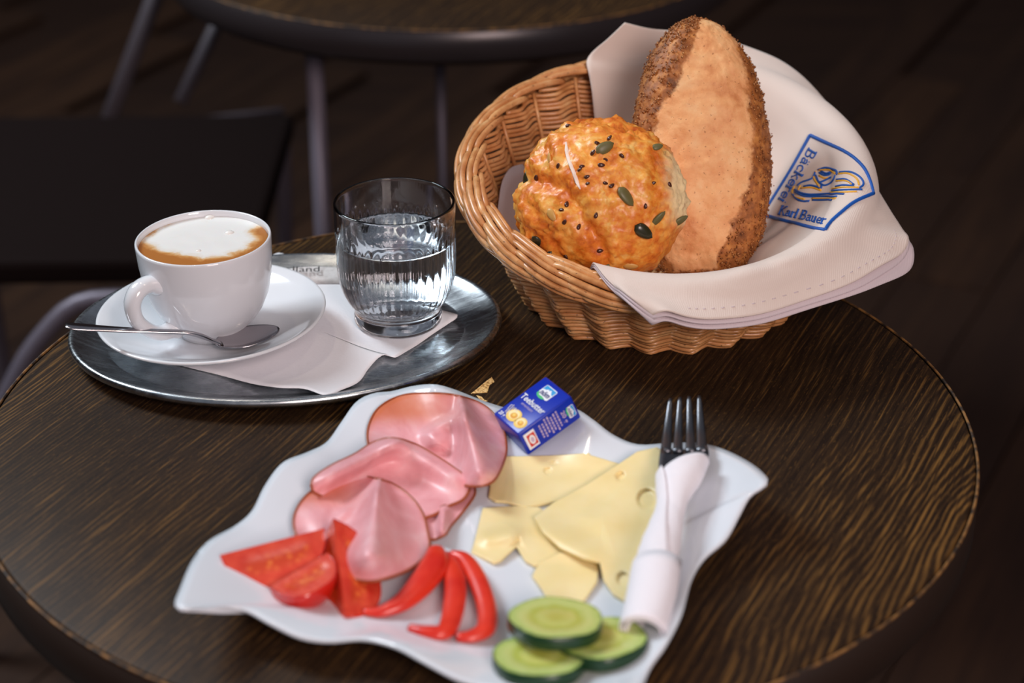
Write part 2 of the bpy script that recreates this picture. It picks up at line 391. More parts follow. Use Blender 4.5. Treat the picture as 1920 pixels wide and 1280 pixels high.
# bare chip in the veneer
ch = MB()
for poly in ([(883, 738), (897, 727), (910, 716), (922, 707), (927, 716), (918, 722), (914, 736), (898, 737)], [(893, 741), (903, 744), (908, 750), (915, 752), (905, 755), (899, 749)]):
    P = np.array([at(a, b, 0) for a, b in poly]); n = len(P); V = np.vstack([P+[0, 0, -.0005], P+[0, 0, .00025]])
    ch.add(V, [tuple(range(n, 2*n))[::-1]]+[(i, (i+1) % n, n+(i+1) % n, n+i) for i in range(n)])
tag(ch.build('bare_chip', M['chip'], tbl, smooth=False), 'golden chip where the dark veneer is worn away')

p1 = atY(585, 92, .86); p2 = atY(825, 118, .95)
ft = round_table(-.02, 1.075, 'second round cafe table standing in the dark background', legs=[(p1[0], .88, .0095), (p2[0], .96, .0055), (.25, 1.22, .0095), (-.2, 1.28, .0095)], rad=.318)

# chair at the left behind the table
c0 = np.array([-.43, 1.03, FZ])
chair = thing('bistro_chair', tuple(c0), 'dark-seated chair with grey bent-tube frame behind the tray', 'chair')
sb = MB(); so = np.array([-.66, .83, -.305]); sb.box(so, (.42, .0, 0), (.01, .44, 0), (0, 0, .03)); sb.build('seat', M['chair_seat'], chair, smooth=False, mod=[bevel(.008)])
MB().tube(cat([(-.25, .825, -.318), (-.36, .825, -.318), (-.425, .825, -.322), (-.465, .815, -.352), (-.50, .80, -.40), (-.545, .78, -.50), (-.59, .76, FZ+.01)], 40), .0105, 12).build('leg', M['chair_tube'], chair)
MB().tube(cat([(-.25, .825, -.318), (-.235, .81, -.36), (-.22, .78, FZ+.01)], 20), .0105, 12).build('leg', M['chair_tube'], chair)
for sx in (-.645, -.245):
    MB().tube(cat([(sx, 1.25, -.31), (sx-.01, 1.30, -.5), (sx-.02, 1.35, FZ+.01)], 16), .0105, 12).build('leg', M['chair_tube'], chair)
MB().tube([atY(228, 241, 1.262), atY(380, 226, 1.27), atY(532, 209, 1.28)], .006, 8).build('seat_rail', M['dim_tube'], chair)
b1, b2 = atY(196, 246, 1.262), atY(292, -10, 1.33); MB().tube([b1, b2, b2*1.6-b1*.6], .011, 10).build('back_post', M['dim_tube'], chair)
b1, b2 = atY(338, 192, 1.28), atY(402, 55, 1.33); MB().tube([b1, b2, b2*2.0-b1*1.0], .009, 10).build('back_post', M['dim_tube'], chair)

# ------------------------------------------------------------------ oval tray
TC = np.array([-.1255, .1105, 0]); TA, TB, TR = .1425, .1085, R(6)
def ell(d, n=160):
    a = np.linspace(0, 2*np.pi, n, endpoint=False); x = (TA-d)*np.cos(a); y = (TB-d)*np.sin(a)
    return np.stack([TC[0]+x*math.cos(TR)-y*math.sin(TR), TC[1]+x*math.sin(TR)+y*math.cos(TR)], 1)
def ellrings(prof, n=160):
    V = []
    for d, z in prof:
        e = ell(d, n); V.append(np.column_stack([e, np.full(n, z)]))
    return np.vstack(V), grid_faces(len(prof), n, cv=True)
tray = thing('serving_tray', (TC[0], TC[1], 0), 'oval worn stainless steel tray holding the cup and the glass', 'tray')
rimp = [(.0035, .0075), (.0012, .0080), (.0, .0100), (.0006, .0124), (.0026, .0134), (.0046, .0126), (.0062, .0114), (.016, .0072), (.0225, .0048), (.0250, .0036)]
V, Fc = ellrings(rimp); MB().add(V, Fc).build('rim', M['steel'], tray)
# floor of the tray
prof = [(.0250, .0036), (.0270, .0032), (.0285, .0032), (.05, .0032), (.08, .0032), (.105, .0032)]
V, Fc = ellrings(prof); m = MB(); m.add(V, Fc); m.f.append(tuple(range(5*160, 6*160))); m.build('tray_floor', M['steel'], tray)
prof = [(.0035, .0075), (.014, .0045), (.0225, .0012), (.026, .0), (.05, 0), (.1, 0)]
V, Fc = ellrings(prof); m = MB(); m.add(V, [f[::-1] for f in Fc]); m.f.append(tuple(range(5*160, 6*160))[::-1]); m.build('underside', M['steel'], tray)

# ------------------------------------------------------------------ paper napkin on the tray
NZ = .0042
nap = MB()
outl = [(522, 474, .010), (560, 498, .0046), (640, 530, NZ), (740, 560, NZ), (800, 575, .0048), (853, 588, .007), (856, 596, .007), (838, 608, .0055), (800, 634, NZ), (766, 656, .0048), (740, 670, .006), (724, 664, .0065), (708, 672, .006), (690, 692, .0048), (672, 716, .0052), (640, 731, .0075), (612, 741, .0105), (570, 728, .0095), (520, 726, .0085), (470, 718, .006), (400, 700, NZ), (330, 682, NZ), (300, 670, NZ), (330, 610, NZ), (400, 560, NZ), (470, 510, .0048)]
O = cat([at(a, b, z) for a, b, z in outl], 180, closed=True)
ctr = np.array(at(600, 620, NZ)); K = 14
V = [ctr]; Fc = []
for k in range(1, K+1):
    t = k/K; ring = ctr+(O-ctr)*t; ring[:, 2] = NZ+(O[:, 2]-NZ)*t**5
    for q in ring:
        q[2] += .0003*nz(q[0]*60, q[1]*60)*t
        V.append(q)
n = 180
for i in range(n): Fc.append((0, 1+i, 1+(i+1) % n))
for k in range(K-1):
    for i in range(n):
        a = 1+k*n+i; b = 1+k*n+(i+1) % n; Fc.append((a, a+n, b+n, b))
nap.add(V, Fc)
tag(nap.build('paper_napkin', M['paper'], mod=[solid(.0004, 0)]), 'white paper napkin lying on the tray under saucer and glass', 'napkin')

# sugar sachet
sq = [at(524, 489, .0075), at(652, 487, .0075), at(660, 531, .0050), at(560, 531, .0050)]
s = MB(); g = []
for i in range(5):
    for j in range(13):
        a, b = i/4, j/12; p = (sq[0]*(1-b)+sq[1]*b)*(1-a)+(sq[3]*(1-b)+sq[2]*b)*a
        p = p+np.array([0, 0, .0012*math.sin(math.pi*a)*(.4+.6*math.sin(math.pi*b))]); g.append(p)
s.add(g, grid_faces(5, 13)); sachet = s.build('sugar_sachet', M['sachet'], mod=[solid(.0010, 0)])
tag(sachet, 'flat printed paper sugar sachet behind the saucer', 'sachet')

def text_mesh(body, shear=0.0, bold=0.0, res=3):
    cu = bpy.data.curves.new('txt', 'FONT'); cu.body = body; cu.shear = shear; cu.offset = bold; cu.resolution_u = res
    ob = bpy.data.objects.new('txt', cu); COL.objects.link(ob)
    dg = bpy.context.evaluated_depsgraph_get(); me = ob.evaluated_get(dg).to_mesh()
    V = np.array([v.co[:] for v in me.vertices]); Fc = [tuple(p.vertices) for p in me.polygons]
    ob.evaluated_get(dg).to_mesh_clear(); bpy.data.objects.remove(ob); bpy.data.curves.remove(cu)
    return V, Fc
def put_text(mb, body, o, ex, ey, width=None, height=None, lift=None, **kw):
    """text fitted into width (along unit ex) and cap height (along unit ey)"""
    V, Fc = text_mesh(body, **kw)
    o, ex, ey = map(lambda q: np.asarray(q, float), (o, ex, ey))
    x = V[:, 0]-V[:, 0].min(); sx = width/x.max(); sy = height/.70
    mb.add(o+np.outer(x*sx, ex)+np.outer(V[:, 1]*sy, ey), Fc)
ex = sq[1]-sq[0]; ex /= np.linalg.norm(ex); ey = sq[0]-sq[3]; ey /= np.linalg.norm(ey)
tm = MB(); put_text(tm, 'lland', at(549, 509.5, .0098), ex, ey, width=.022, height=.0085, shear=.45, bold=.004)
tm.build('print', M['ink_grey'], sachet, smooth=False)

# ------------------------------------------------------------------ saucer, cup, spoon
SC = np.array([-.173, .1035, .0044]); TILT = Matrix.Rotation(R(-1.6), 3, 'Y')
def tl(mb):
    T = np.array(TILT); mb.v = [(v-SC)@T.T+SC+[0, 0, .0016] for v in mb.v]; return mb
sau = MB().lathe([(.0001, .0), (.036, .0), (.0375, .0015), (.040, .0035), (.056, .0085), (.068, .0145), (.0740, .0180), (.0748, .0190), (.0742, .0199), (.0725, .0197), (.066, .0160), (.055, .0112), (.044, .0074), (.036, .0064), (.029, .0062), (.0275, .0056), (.0001, .0056)], 128, SC)
tag(tl(sau).build('saucer', M['porcelain']), 'white porcelain saucer under the coffee cup', 'saucer')
CB = SC+[0, 0, .0056]
cup = thing('coffee_cup', tuple(CB), 'white cup of cappuccino standing on the saucer', 'cup')
ZS = 1.042
body = MB().lathe([(r_, z_*ZS) for r_, z_ in [(.0001, .0015), (.0195, .0015), (.0205, .0), (.0225, .0002), (.0232, .003), (.0245, .0048), (.029, .0092), (.0345, .0165), (.0388, .026), (.0416, .038), (.0430, .050), (.0436, .0618), (.0435, .0632), (.0427, .0638), (.0419, .0632), (.0416, .061), (.0410, .050), (.0395, .038), (.0365, .026), (.031, .015), (.020, .009), (.0001, .008)]], 128, CB)
tl(body).build('body', M['porcelain'], cup)
hd = np.array([math.cos(R(226)), math.sin(R(226)), 0])
hp = cat([CB+hd*.0395+[0, 0, .0475], CB+hd*.048+[0, 0, .0500], CB+hd*.0560+[0, 0, .0475], CB+hd*.0602+[0, 0, .0395], CB+hd*.0580+[0, 0, .0285], CB+hd*.050+[0, 0, .0190], CB+hd*.0415+[0, 0, .0135], CB+hd*.030+[0, 0, .0125]], 48)
rr = np.interp(np.linspace(0, 1, 48), [0, .08, .3, .7, .92, 1], [.0072, .0056, .0050, .0046, .0052, .007])
h = MB().tube(hp, rr, 16, flat=1.25, up=np.cross(hd, [0, 0, 1])); tl(h).build('handle', M['porcelain'], cup)
cf = MB(); K, n = 26, 96; V = [CB+[0, 0, (.0592*ZS)]]; Fc = []; A = [1.0]
foam_px = [(276, 450), (296, 430), (330, 413), (365, 403), (400, 400), (450, 403), (484, 413), (497, 425), (478, 436), (484, 452), (468, 468), (430, 480), (385, 484), (345, 478), (305, 468)]
fo = np.array([at(a, b, CB[2]+.0632)[:2] for a, b in foam_px])
from mathutils.geometry import intersect_point_line
def inpoly(p, poly):
    c = False; j = len(poly)-1
    for i in range(len(poly)):
        if ((poly[i][1] > p[1]) != (poly[j][1] > p[1])) and p[0] < (poly[j][0]-poly[i][0])*(p[1]-poly[i][1])/(poly[j][1]-poly[i][1])+poly[i][0]: c = not c
        j = i
    return c
def sdist(p, poly):
    d = 9.
    P = np.asarray(poly); Q = np.roll(P, -1, 0); e = Q-P; t = np.clip(((p-P)*e).sum(1)/(e*e).sum(1), 0, 1)
    d = np.min(np.linalg.norm(P+e*t[:, None]-p, axis=1)); return d if inpoly(p, poly) else -d
for k in range(1, K+1):
    for i in range(n):
        a = 2*math.pi*i/n; r = .0414*k/K; p = CB+[r*math.cos(a), r*math.sin(a), (.0592*ZS)+(.0006*(k/K)**10)]
        p[2] += .0004*nz(p[0]*90, p[1]*90)*(1-k/K); V.append(p)
A = [float(np.clip(.5+sdist(p[:2], fo)/.016, 0, 1)) for p in V]
for i in range(n): Fc.append((0, 1+i, 1+(i+1) % n))
for k in range(K-1):
    for i in range(n):
        a = 1+k*n+i; b = 1+k*n+(i+1) % n; Fc.append((a, a+n, b+n, b))
cf.add(V, Fc); cf.attr['foam'] = A; coffee = tl(cf).build('coffee', M['coffee'], cup); tag(coffee, 'tan coffee surface with a patch of white milk foam')
for bx, by, br in ((393, 408, .0036), (430, 437, .0034), (372, 470, .0018)):
    c = at(bx, by, CB[2]+.0632); mb = MB(); mb.lathe([(br, .0), (br*.93, br*.22), (br*.6, br*.45), (br*.3, br*.55), (.0001, br*.57)], 20, c); mb.build('bubble', M['foam'], coffee)

sp = thing('teaspoon', tuple(at(300, 640, .02)), 'polished steel teaspoon resting on the saucer beside the cup', 'spoon')
pth = cat([at(122, 610, .0425), at(165, 614, .0395), at(230, 618, .0352), at(300, 621, .0318), at(345, 623, .0298), at(375, 629, .0262), at(398, 638, .0215), at(415, 645, .0175)], 44)
wd = np.interp(np.linspace(0, 1, 44), [0, .03, .12, .5, .8, .93, 1], [.0030, .0048, .0046, .0026, .0020, .0022, .0040])
th = np.interp(np.linspace(0, 1, 44), [0, .1, .6, .85, 1], [.24, .26, .55, .8, .35])
MB().tube(pth, wd, 12, flat=th, up=(0, 0, 1)).build('handle', M['bright_steel'], sp)
e0, e1 = at(404, 646, .0180), at(524, 615, .0205)
ax = e1-e0; Lb = np.linalg.norm(ax); ax /= Lb; sd = np.cross([0, 0, 1], ax); sd /= np.linalg.norm(sd); nn = np.cross(ax, sd)
bw = MB(); V = []
for i in range(25):
    t = i/24; hw = .0128*(math.sin(math.pi*t**.9)**.62 if 0 < t < 1 else 0)+.0012
    for j in range(17):
        q = -1+2*j/16; dep = -.0052*(1-q*q)*math.sin(math.pi*min(1, max(0, t)))**.8
        V.append(e0+ax*Lb*t+sd*hw*q+nn*dep)
bw.add(V, grid_faces(25, 17)); bw.build('bowl', M['bright_steel'], sp, mod=[solid(.0010, -1)])

# ------------------------------------------------------------------ tumbler of water
GC = np.array([-.0526, .1258, .0048]); 
glass = thing('water_glass', tuple(GC), 'ribbed clear tumbler half filled with water on the tray', 'glass')
def ribs(r, z, a): return -.0010*(.5+.5*np.cos(38*a))**1.5*sstep(.012, .018, z)*(1-sstep(.058, .070, z))*(r > .02)
outer = [(.0001, .0010), (.022, .0006), (.0265, .0), (.0290, .0018), (.0296, .0050), (.0292, .0090), (.0286, .0112), (.0300, .0135), (.0335, .0185), (.0366, .0255), (.0388, .0345), (.0396, .0450), (.0397, .0600), (.0397, .0800), (.0397, .0865)]
inner = [(.0377, .0865), (.0377, .080), (.0378, .060), (.0377, .045), (.0366, .0345), (.0340, .0255), (.0300, .0190), (.024, .0155), (.012, .0145), (.0001, .0145)]
op = np.vstack([cat(outer, 52), [(.0387+.0010*math.cos(q), .0865+.0010*math.sin(q)) for q in np.linspace(.35, math.pi-.35, 8)]])
g = MB().lathe(op, 304, GC)
ni = cat(inner, 50); gi = MB()
a = np.linspace(0, 2*np.pi, 304, endpoint=False)
RI = ni[:, :1]+ribs(ni[:, :1], ni[:, 1:], a[None])
VI = np.stack([GC[0]+RI*np.cos(a), GC[1]+RI*np.sin(a), GC[2]+np.repeat(ni[:, 1:], 304, 1)], -1)
off = g.n; g.add(VI.reshape(-1, 3), grid_faces(50, 304, cv=True, flip=True))
for i in range(304):
    p, q = 59*304+i, 59*304+(i+1) % 304; g.f.append((p, off+i, off+(i+1) % 304, q))
for bi in (0, off+49*304):
    g.f.append(tuple(bi+i for i in range(304)))
g.build('tumbler', M['glass'], glass, fix=True)
WZ = .0626
wp = [p for p in ni[::-1] if p[1] < WZ-.002]
wi = np.array(wp+[(.0378, WZ-.0015), (.0379, WZ)]); wi[:, 0] += .00015
RW = wi[:, :1]+ribs(wi[:, :1], wi[:, 1:], a[None])
VW = np.stack([GC[0]+RW*np.cos(a), GC[1]+RW*np.sin(a), GC[2]+np.repeat(wi[:, 1:], 304, 1)], -1).reshape(-1, 3)
wm = MB().add(VW, grid_faces(len(wi), 304, cv=True, flip=True))
tp = [(.0368, WZ-.0006), (.034, WZ-.0009), (.02, WZ-.001), (.0001, WZ-.001)]; base = (len(wi)-1)*304
o2 = wm.n; pr = np.array(tp); VT = np.stack([GC[0]+pr[:, :1]*np.cos(a), GC[1]+pr[:, :1]*np.sin(a), GC[2]+np.repeat(pr[:, 1:], 304, 1)], -1).reshape(-1, 3)
wm.add(VT, grid_faces(4, 304, cv=True, flip=True))
for i in range(304): wm.f.append((base+i, o2+i, o2+(i+1) % 304, base+(i+1) % 304))
wm.f.append(tuple(range(304))); wm.f.append(tuple(o2+3*304+i for i in range(304)))
water = wm.build('water', M['water'], glass, fix=True)
db = MB()
for i in range(60):
    an = rng.uniform(0, 2*np.pi); zz = rng.uniform(.045, WZ+.010); r = .0374; br = rng.uniform(.00035, .0010)
    c = GC+[r*math.cos(an), r*math.sin(an), zz]
    db.lathe([(.0001, -br), (br*.7, -br*.7), (br, 0), (br*.7, br*.7), (.0001, br)], 8, c)
tag(db.build('droplets', M['water'], glass), None, kind='stuff')

# ------------------------------------------------------------------ wicker basket
BC = np.array([.127, .18]); RB, RR = .089, .133
def zrim(y): return .0915+.22*(y-BC[1])
def rim_pt(th, dr=0., dz=0.):
    x = BC[0]+(RR+dr)*math.cos(th); y = BC[1]+(RR+dr)*math.sin(th)
    return np.array([x, y, zrim(BC[1]+RR*math.sin(th))+dz])
def wall_r(s): return RB+(RR-.004-RB)*s**.85
def wall_pt(th, z, dr=0.):
    s = z/zrim(BC[1]+RR*math.sin(th)); r = wall_r(min(max(s, 0), 1))+dr
    return np.array([BC[0]+r*math.cos(th), BC[1]-.005*(1-s)+r*math.sin(th), z])
basket = thing('bread_basket', (BC[0], BC[1], 0), 'round woven willow basket holding the bread roll and the loaf', 'basket')
NS = 22
def tri(x): x = x % 1.0; return 4*abs(x-.5)-1
def zig(th, ph=0.): return .0038*max(-.88, min(.88, tri(th*NS/(2*math.pi)+ph)))/.88
SRAD = .00158
j = 0; z = SRAD
while z < .112:
    ths = np.linspace(0, 2*np.pi, NS*12, endpoint=False)
    ph = .055*math.sin(j*1.7)
    ok = np.array([z < zrim(BC[1]+RR*math.sin(t))-.004 for t in ths])
    def rowpt(t): 
        p = wall_pt(t, z, zig(t, ph)+.0003*nz(t*3, j)); p[2] += .0007*math.sin(t*NS)+.0006*nz(t*2, j*.7+9); return p
    if ok.all():
        MB().tube([rowpt(t) for t in ths], SRAD*(1+.10*nz(j*.9, 3.1)), 7, closed=True).build('willow_weaver', M['willow'], basket)
    elif ok.any():
        t0 = ths[ok]; t0 = t0[(t0 > -1) & (t0 < 4)]
        half = math.acos(max(-1, min(1, 0)))
        tt = np.linspace(t0.min(), t0.max(), max(8, int((t0.max()-t0.min())*NS*12/(2*math.pi)))) if (t0.max()-t0.min()) < 2*math.pi-.3 else None
        if tt is None or (ths[ok].max() > 4.0):
            lo = [t-2*math.pi if t > 3*math.pi/2 else t for t in ths[ok]]; tt = np.linspace(min(lo), max(lo), int((max(lo)-min(lo))*NS*12/(2*math.pi))+2)
        MB().tube([rowpt(t) for t in tt], SRAD*(1+.10*nz(j*.9, 3.1)), 7).build('willow_weaver', M['willow'], basket)
    z += .0032; j += 1
for k in range(NS):
    th = (k+.0)*2*math.pi/NS; zt = zrim(BC[1]+RR*math.sin(th))
    MB().tube([wall_pt(th, q, .0008) for q in np.linspace(.002, zt-.004, 7)], .0014, 7).build('willow_stake', M['willow'], basket)
# woven base
for k in range(10):
    r = .010+k*.0085
    MB().tube([(BC[0]+r*math.cos(t), BC[1]-.005+r*math.sin(t), .004+.0015*math.sin(t*NS+k*3.14)) for t in np.linspace(0, 2*np.pi, 88, endpoint=False)], .0022, 6, closed=True).build('base_weaver', M['willow'], basket)
MB().lathe([(.0001, .0012), (.088, .0012), (.088, .0032), (.0001, .0032)], 64, (BC[0], BC[1]-.005, 0)).build('base', M['willow'], basket)
# plaited border: short slanting rods laid over one another
NBR = 24
for row, phi in enumerate((124, 92, 58, 24, -10, -42)):
    for k in range(NBR):
        th0 = 2*math.pi*(k+row*.23+.06*rng.uniform(-1, 1))/NBR; sp_ = 2*math.pi/NBR*1.42
        P = []
        for q in np.linspace(0, 1, 9):
            th = th0+sp_*q; f = R(phi+22-44*q+rng.uniform(-1.2, 1.2)); rc = .0080+.0019*math.sin(math.pi*q)-.0026*(q < .05)-.0018*(q > .97)
            P.append(rim_pt(th, rc*math.cos(f)-.003, rc*math.sin(f)-.006))
        rd = .0022*np.interp(np.linspace(0, 1, 9), [0, .1, .9, 1], [.9, 1, 1, .85])*(1+.08*rng.uniform(-1, 1))
        MB().tube(cat(P, 12), np.interp(np.linspace(0, 1, 12), np.linspace(0, 1, 9), rd), 7).build('border_rod', M['willow'], basket)

# ------------------------------------------------------------------ bread loaf
LB, LT = atY(1322, 548, .142), atY(1306, 36, .232)
LB = LB+(LT-LB)*.0
la = LT-LB; LL = np.linalg.norm(la); la /= LL; lc = (LB+LT)/2
lf = np.array([0, -1.0, .45]); lf -= la*(lf@la); lf /= np.linalg.norm(lf); lx = np.cross(la, lf); lx = -lx if lx[0] < 0 else lx
NU, NV = 150, 200; V = []; A = []; VL = []
for i in range(NU):
    t = -1+2*i/(NU-1); t = math.sin(t*math.pi/2)
    hw = math.sqrt(max(0, 1-abs(t)**2.15)); wx = .0470*hw*(1-.04*t); wf = .034*hw**.9
    for k in range(NV):
        a = 2*math.pi*k/NV; ca, sa = math.cos(a), math.sin(a)
        e = .86; x = math.copysign(abs(ca)**e, ca)*wx; y = math.copysign(abs(sa)**e, sa)*wf
        p = lc+la*(t*LL/2)+lx*x+lf*y
        q = x/max(wx, 1e-6)
        cr = 0.0
        if sa > 0:
            ql = np.interp(t, [-1, -.1, .18, .56, .75, .9, 1], [-.8, -.86, -.74, -.42, -.28, -.05, .1]); qr = np.interp(t, [-1, -.75, -.58, -.39, 0, .37, .75, .9], [.1, .2, .36, .52, .66, .70, .84, 1.1])
            wob = .10*nz(t*9, q*3, 4.2)
            cr = max(sstep(ql+.20+wob, ql-.16+wob, q), sstep(qr-.16+wob, qr+.16+wob, q)); cr = max(cr, sstep(-.80, -.9, t))
        else: cr = 1.0
        d = .0016*nz(p[0]*70, p[1]*70, p[2]*70)+.0006*nz(p[0]*240, p[1]*240, p[2]*240)
        if sa > 0: d += (1-cr)*(-.0008+.0009*nz(p[0]*90, p[1]*90, p[2]*90)+.0012*abs(nz(p[0]*260+4, p[1]*260, p[2]*260)))
        n_ = lx*ca*.8+lf*sa; V.append(p+n_*d); A.append(cr)
lo = MB().add(V, grid_faces(NU, NV, cv=True)); lo.attr['crust'] = A
loaf = lo.build('bread_loaf', M['loaf']); tag(loaf, 'long oval bread loaf with seeded brown sides leaning upright in the basket', 'bread')
LV = np.array(V); LA = np.array(A)
sd_ = MB(); idx = rng.choice(len(LV), 7000)
for ii in idx:
    if LA[ii] < .55 or rng.random() > .9: continue
    i, k = divmod(ii, NV)
    if i < 4 or i > NU-4: continue
    sa = math.sin(2*math.pi*k/NV)
    if sa < -.35: continue
    c = LV[ii]; n_ = c-lc; n_ = n_-la*(n_@la)*.8; n_ /= np.linalg.norm(n_)
    c = c+rng.normal(0, .0006, 3)+n_*.0003
    ax_ = rng.normal(0, 1, 3); ax_ -= n_*(ax_@n_); ax_ /= np.linalg.norm(ax_); bx_ = np.cross(n_, ax_); L_ = rng.uniform(.0009, .0016)
    sd_.add([c+ax_*L_, c+bx_*L_*.6, c-ax_*L_, c-bx_*L_*.6, c+n_*L_*.6, c-n_*L_*.4], [(0, 1, 4), (1, 2, 4), (2, 3, 4), (3, 0, 4), (1, 0, 5), (2, 1, 5), (3, 2, 5), (0, 3, 5)])
tag(sd_.build('seed_coating', M['sesame'], loaf), None, kind='stuff')

# ------------------------------------------------------------------ cheese roll
BU = atY(1128, 377, .124); bn = np.array([-.10, -.86, .50]); bn /= np.linalg.norm(bn)
bx_ = np.cross([0, 0, 1.], bn); bx_ /= np.linalg.norm(bx_); by_ = np.cross(bn, bx_)
bm = bmesh.new(); bmesh.ops.create_icosphere(bm, subdivisions=6, radius=1.0)
UV = np.array([v.co[:] for v in bm.verts]); BF = [tuple(v.index for v in f.verts) for f in bm.faces]; bm.free()
P = []; LU = []; PA = []
for q in UV:
    rr_ = .0555*(1+.035*nz(q[0]*1.6, q[1]*1.6, q[2]*1.6))
    p = bx_*q[0]*rr_+by_*q[1]*rr_*.945+bn*q[2]*(.043 if q[2] > 0 else .034)
    g = q*1.0
    l1 = nz(g[0]*5.2, g[1]*5.2, g[2]*5.2+3); l2 = nz(g[0]*12, g[1]*12, g[2]*12); l3 = nz(g[0]*26+5, g[1]*26, g[2]*26)
    l4 = nz(g[0]*44+2, g[1]*44, g[2]*44)
    vd = mnoise.voronoi(Vector((g[0]*7, g[1]*7, g[2]*7)))[0][0]; ve = mnoise.voronoi(Vector((g[0]*15+3, g[1]*15, g[2]*15)))[0][0]
    bub = .0030*max(0, 1-vd*1.7)**.7*max(0, .35+l1)+.0022*max(0, 1-ve*1.8)**.7*max(0, .5-l1)
    lump = bub+.0020*l1+.0014*abs(l2)+.0012*abs(l3)+.0009*abs(l4)-.0010
    # two soft creases where the roll was twisted
    cr = abs(q[0]*.7+q[1]*.72+.42+.12*math.sin(q[0]*4)); lump -= .0042*math.exp(-(cr/.10)**2)*(q[0] < .15)
    pal = float(sstep(.62, .84, q[0]*.92+q[1]*.10+.06*l2)*sstep(-.42, -.1, q[1])*sstep(.75, .5, q[1]))
    lump *= (1-.55*sstep(.1, .6, -q[1]+q[0]*.5-.35))
    d = q/np.linalg.norm(q); P.append(BU+p+(bx_*d[0]+by_*d[1]+bn*d[2])*lump*1.25)
    LU.append(float(np.clip(abs(l2)*1.2+abs(l3)*.8, 0, 1))); PA.append(pal*.85)
b = MB().add(P, BF); b.attr['lump'] = LU; b.attr['pale'] = PA
bun = b.build('cheese_roll', M['bun']); tag(bun, 'round golden cheese-crusted roll dotted with pumpkin seeds in the basket', 'bread roll')
bvb = bvh_of(np.array(P), BF)
def seed(name, cx, cy, ang, ln, mat, wr=.55, hr=.3, scale=4.0):
    px, py = 960+cx/scale, 210+cy/scale
    h, n_ = cast(bvb, px, py)
    if h is None: return
    a_ = R(ang); d2 = RT*math.cos(a_)+UP*math.sin(a_); n_ = n_ if n_@FW < 0 else -n_
    ax_ = d2-n_*(d2@n_); ax_ /= np.linalg.norm(ax_); b2 = np.cross(n_, ax_)
    L_ = ln/scale/2/2830; V = []
    m_, k_ = 9, 10
    for i in range(m_):
        t = -1+2*i/(m_-1); pr = (1-abs(t)**2.2)**.6*(1-.22*t)+.02
        for j_ in range(k_):
            f = 2*math.pi*j_/k_; V.append(h+ax_*L_*t+b2*L_*wr*pr*math.cos(f)+n_*(L_*hr*pr*math.sin(f)+L_*.12))
    MB().add(V, grid_faces(m_, k_, cv=True)+[tuple(range(k_))[::-1], tuple((m_-1)*k_+i for i in range(k_))]).build(name, mat, bun)
for s_ in ((695, 268, 28, 150, 0), (110, 502, 80, 110, 1), (1090, 262, 22, 90, 0), (850, 637, -47, 170, 0), (1092, 792, 85, 150, 0), (984, 894, -35, 165, 1), (1262, 806, 12, 130, 0), (715, 1165, 22, 105, 0), (192, 965, -60, 110, 1), (282, 1060, 60, 62, 1), (300, 770, -52, 110, 2), (285, 348, 80, 95, 2), (888, 1150, 15, 120, 2)):
    seed('pumpkin_seed', *s_[:4], M[('pumpkin', 'pumpkin_dark', 'pumpkin_pale')[s_[4]]], .56, .26)
for i, s_ in enumerate(((733, 195), (608, 305), (640, 235), (700, 360), (670, 398), (825, 328), (525, 408), (510, 432), (562, 485), (570, 537), (700, 533), (748, 553), (348, 402), (182, 490), (410, 692), (373, 735), (395, 823), (1058, 533), (1002, 705), (1180, 543), (660, 1040), (405, 1080), (500, 860), (630, 775), (425, 105))):
    seed('flax_seed', *s_, rng.uniform(-60, 90), rng.uniform(42, 56), M['flax'], .58, .4)
fs = MB(); pts = []
for cx_, cy_ in cat([(405, 225), (412, 300), (430, 370), (462, 450), (490, 530), (512, 580)], 20):
    h, n_ = cast(bvb, 960+cx_/4, 210+cy_/4)
    if h is not None: pts.append(h+np.array([0, -.0002, .0002]))
fs.tube(pts, .0013*np.interp(np.arange(len(pts)), [0, 3, len(pts)-4, len(pts)-1], [.3, 1, 1, .3]), 8, flat=.5); fs.build('flour_streak', M['flour'], bun)

# ------------------------------------------------------------------ cloth napkin lining the basket
def lerp(a, b, t): return a*(1-t)+b*t
cols = []
def colm(th, outer, crest_dz=.006, crest_dr=.0, mid_r=.092, mid_z=.055, in_r=.045, in_z=.013, o_mid=None, crest=None):
    t = R(th)
    inner = np.array([BC[0]+in_r*math.cos(t), BC[1]+in_r*math.sin(t), in_z])
    mid = np.array([BC[0]+mid_r*math.cos(t), BC[1]+mid_r*math.sin(t), mid_z])
    cr = rim_pt(t, crest_dr, crest_dz) if crest is None else crest
    om = lerp(cr, outer, .55) if o_mid is None else o_mid
    sh = rim_pt(t, -.020, -.006)
    cols.append([inner, mid, sh, cr, om, outer])
colm(112, atY(1172, 43, .300), .002, -.012, .100, .075, .06, .02, crest=atY(1100, 112, .296))
colm(92, atY(1216, 53, .306), .006, -.012, .098, .075)
colm(80, atY(1262, 58, .310), .006, -.012, .098, .075)
colm(66, atY(1365, 76, .312), .006, -.010, .098, .07)
colm(54, atY(1432, 98, .308), .006, -.010, .096, .07)
colm(44, atY(1485, 130, .300), .006, -.008, .094, .067)
colm(32, atY(1540, 182, .278), .006, -.006, .092, .063)
colm(20, atY(1584, 238, .248), .006, -.004, .090, .06)
colm(8, atY(1614, 300, .213), .006, -.003, .086, .056)
colm(-6, atY(1638, 345, .180), .006, .0, .080, .052)
colm(-18, atY(1666, 393, .150), .007, .0, .078, .05)
colm(-28, atY(1690, 430, .128), .008, .0, .078, .048)
colm(-36, atY(1703, 449, .115), .008, .0, .080, .046)
colm(-44, atY(1690, 476, .102), .009, .0, .082, .046)
colm(-53, atY(1650, 500, .084), .009, .0, .084, .045)
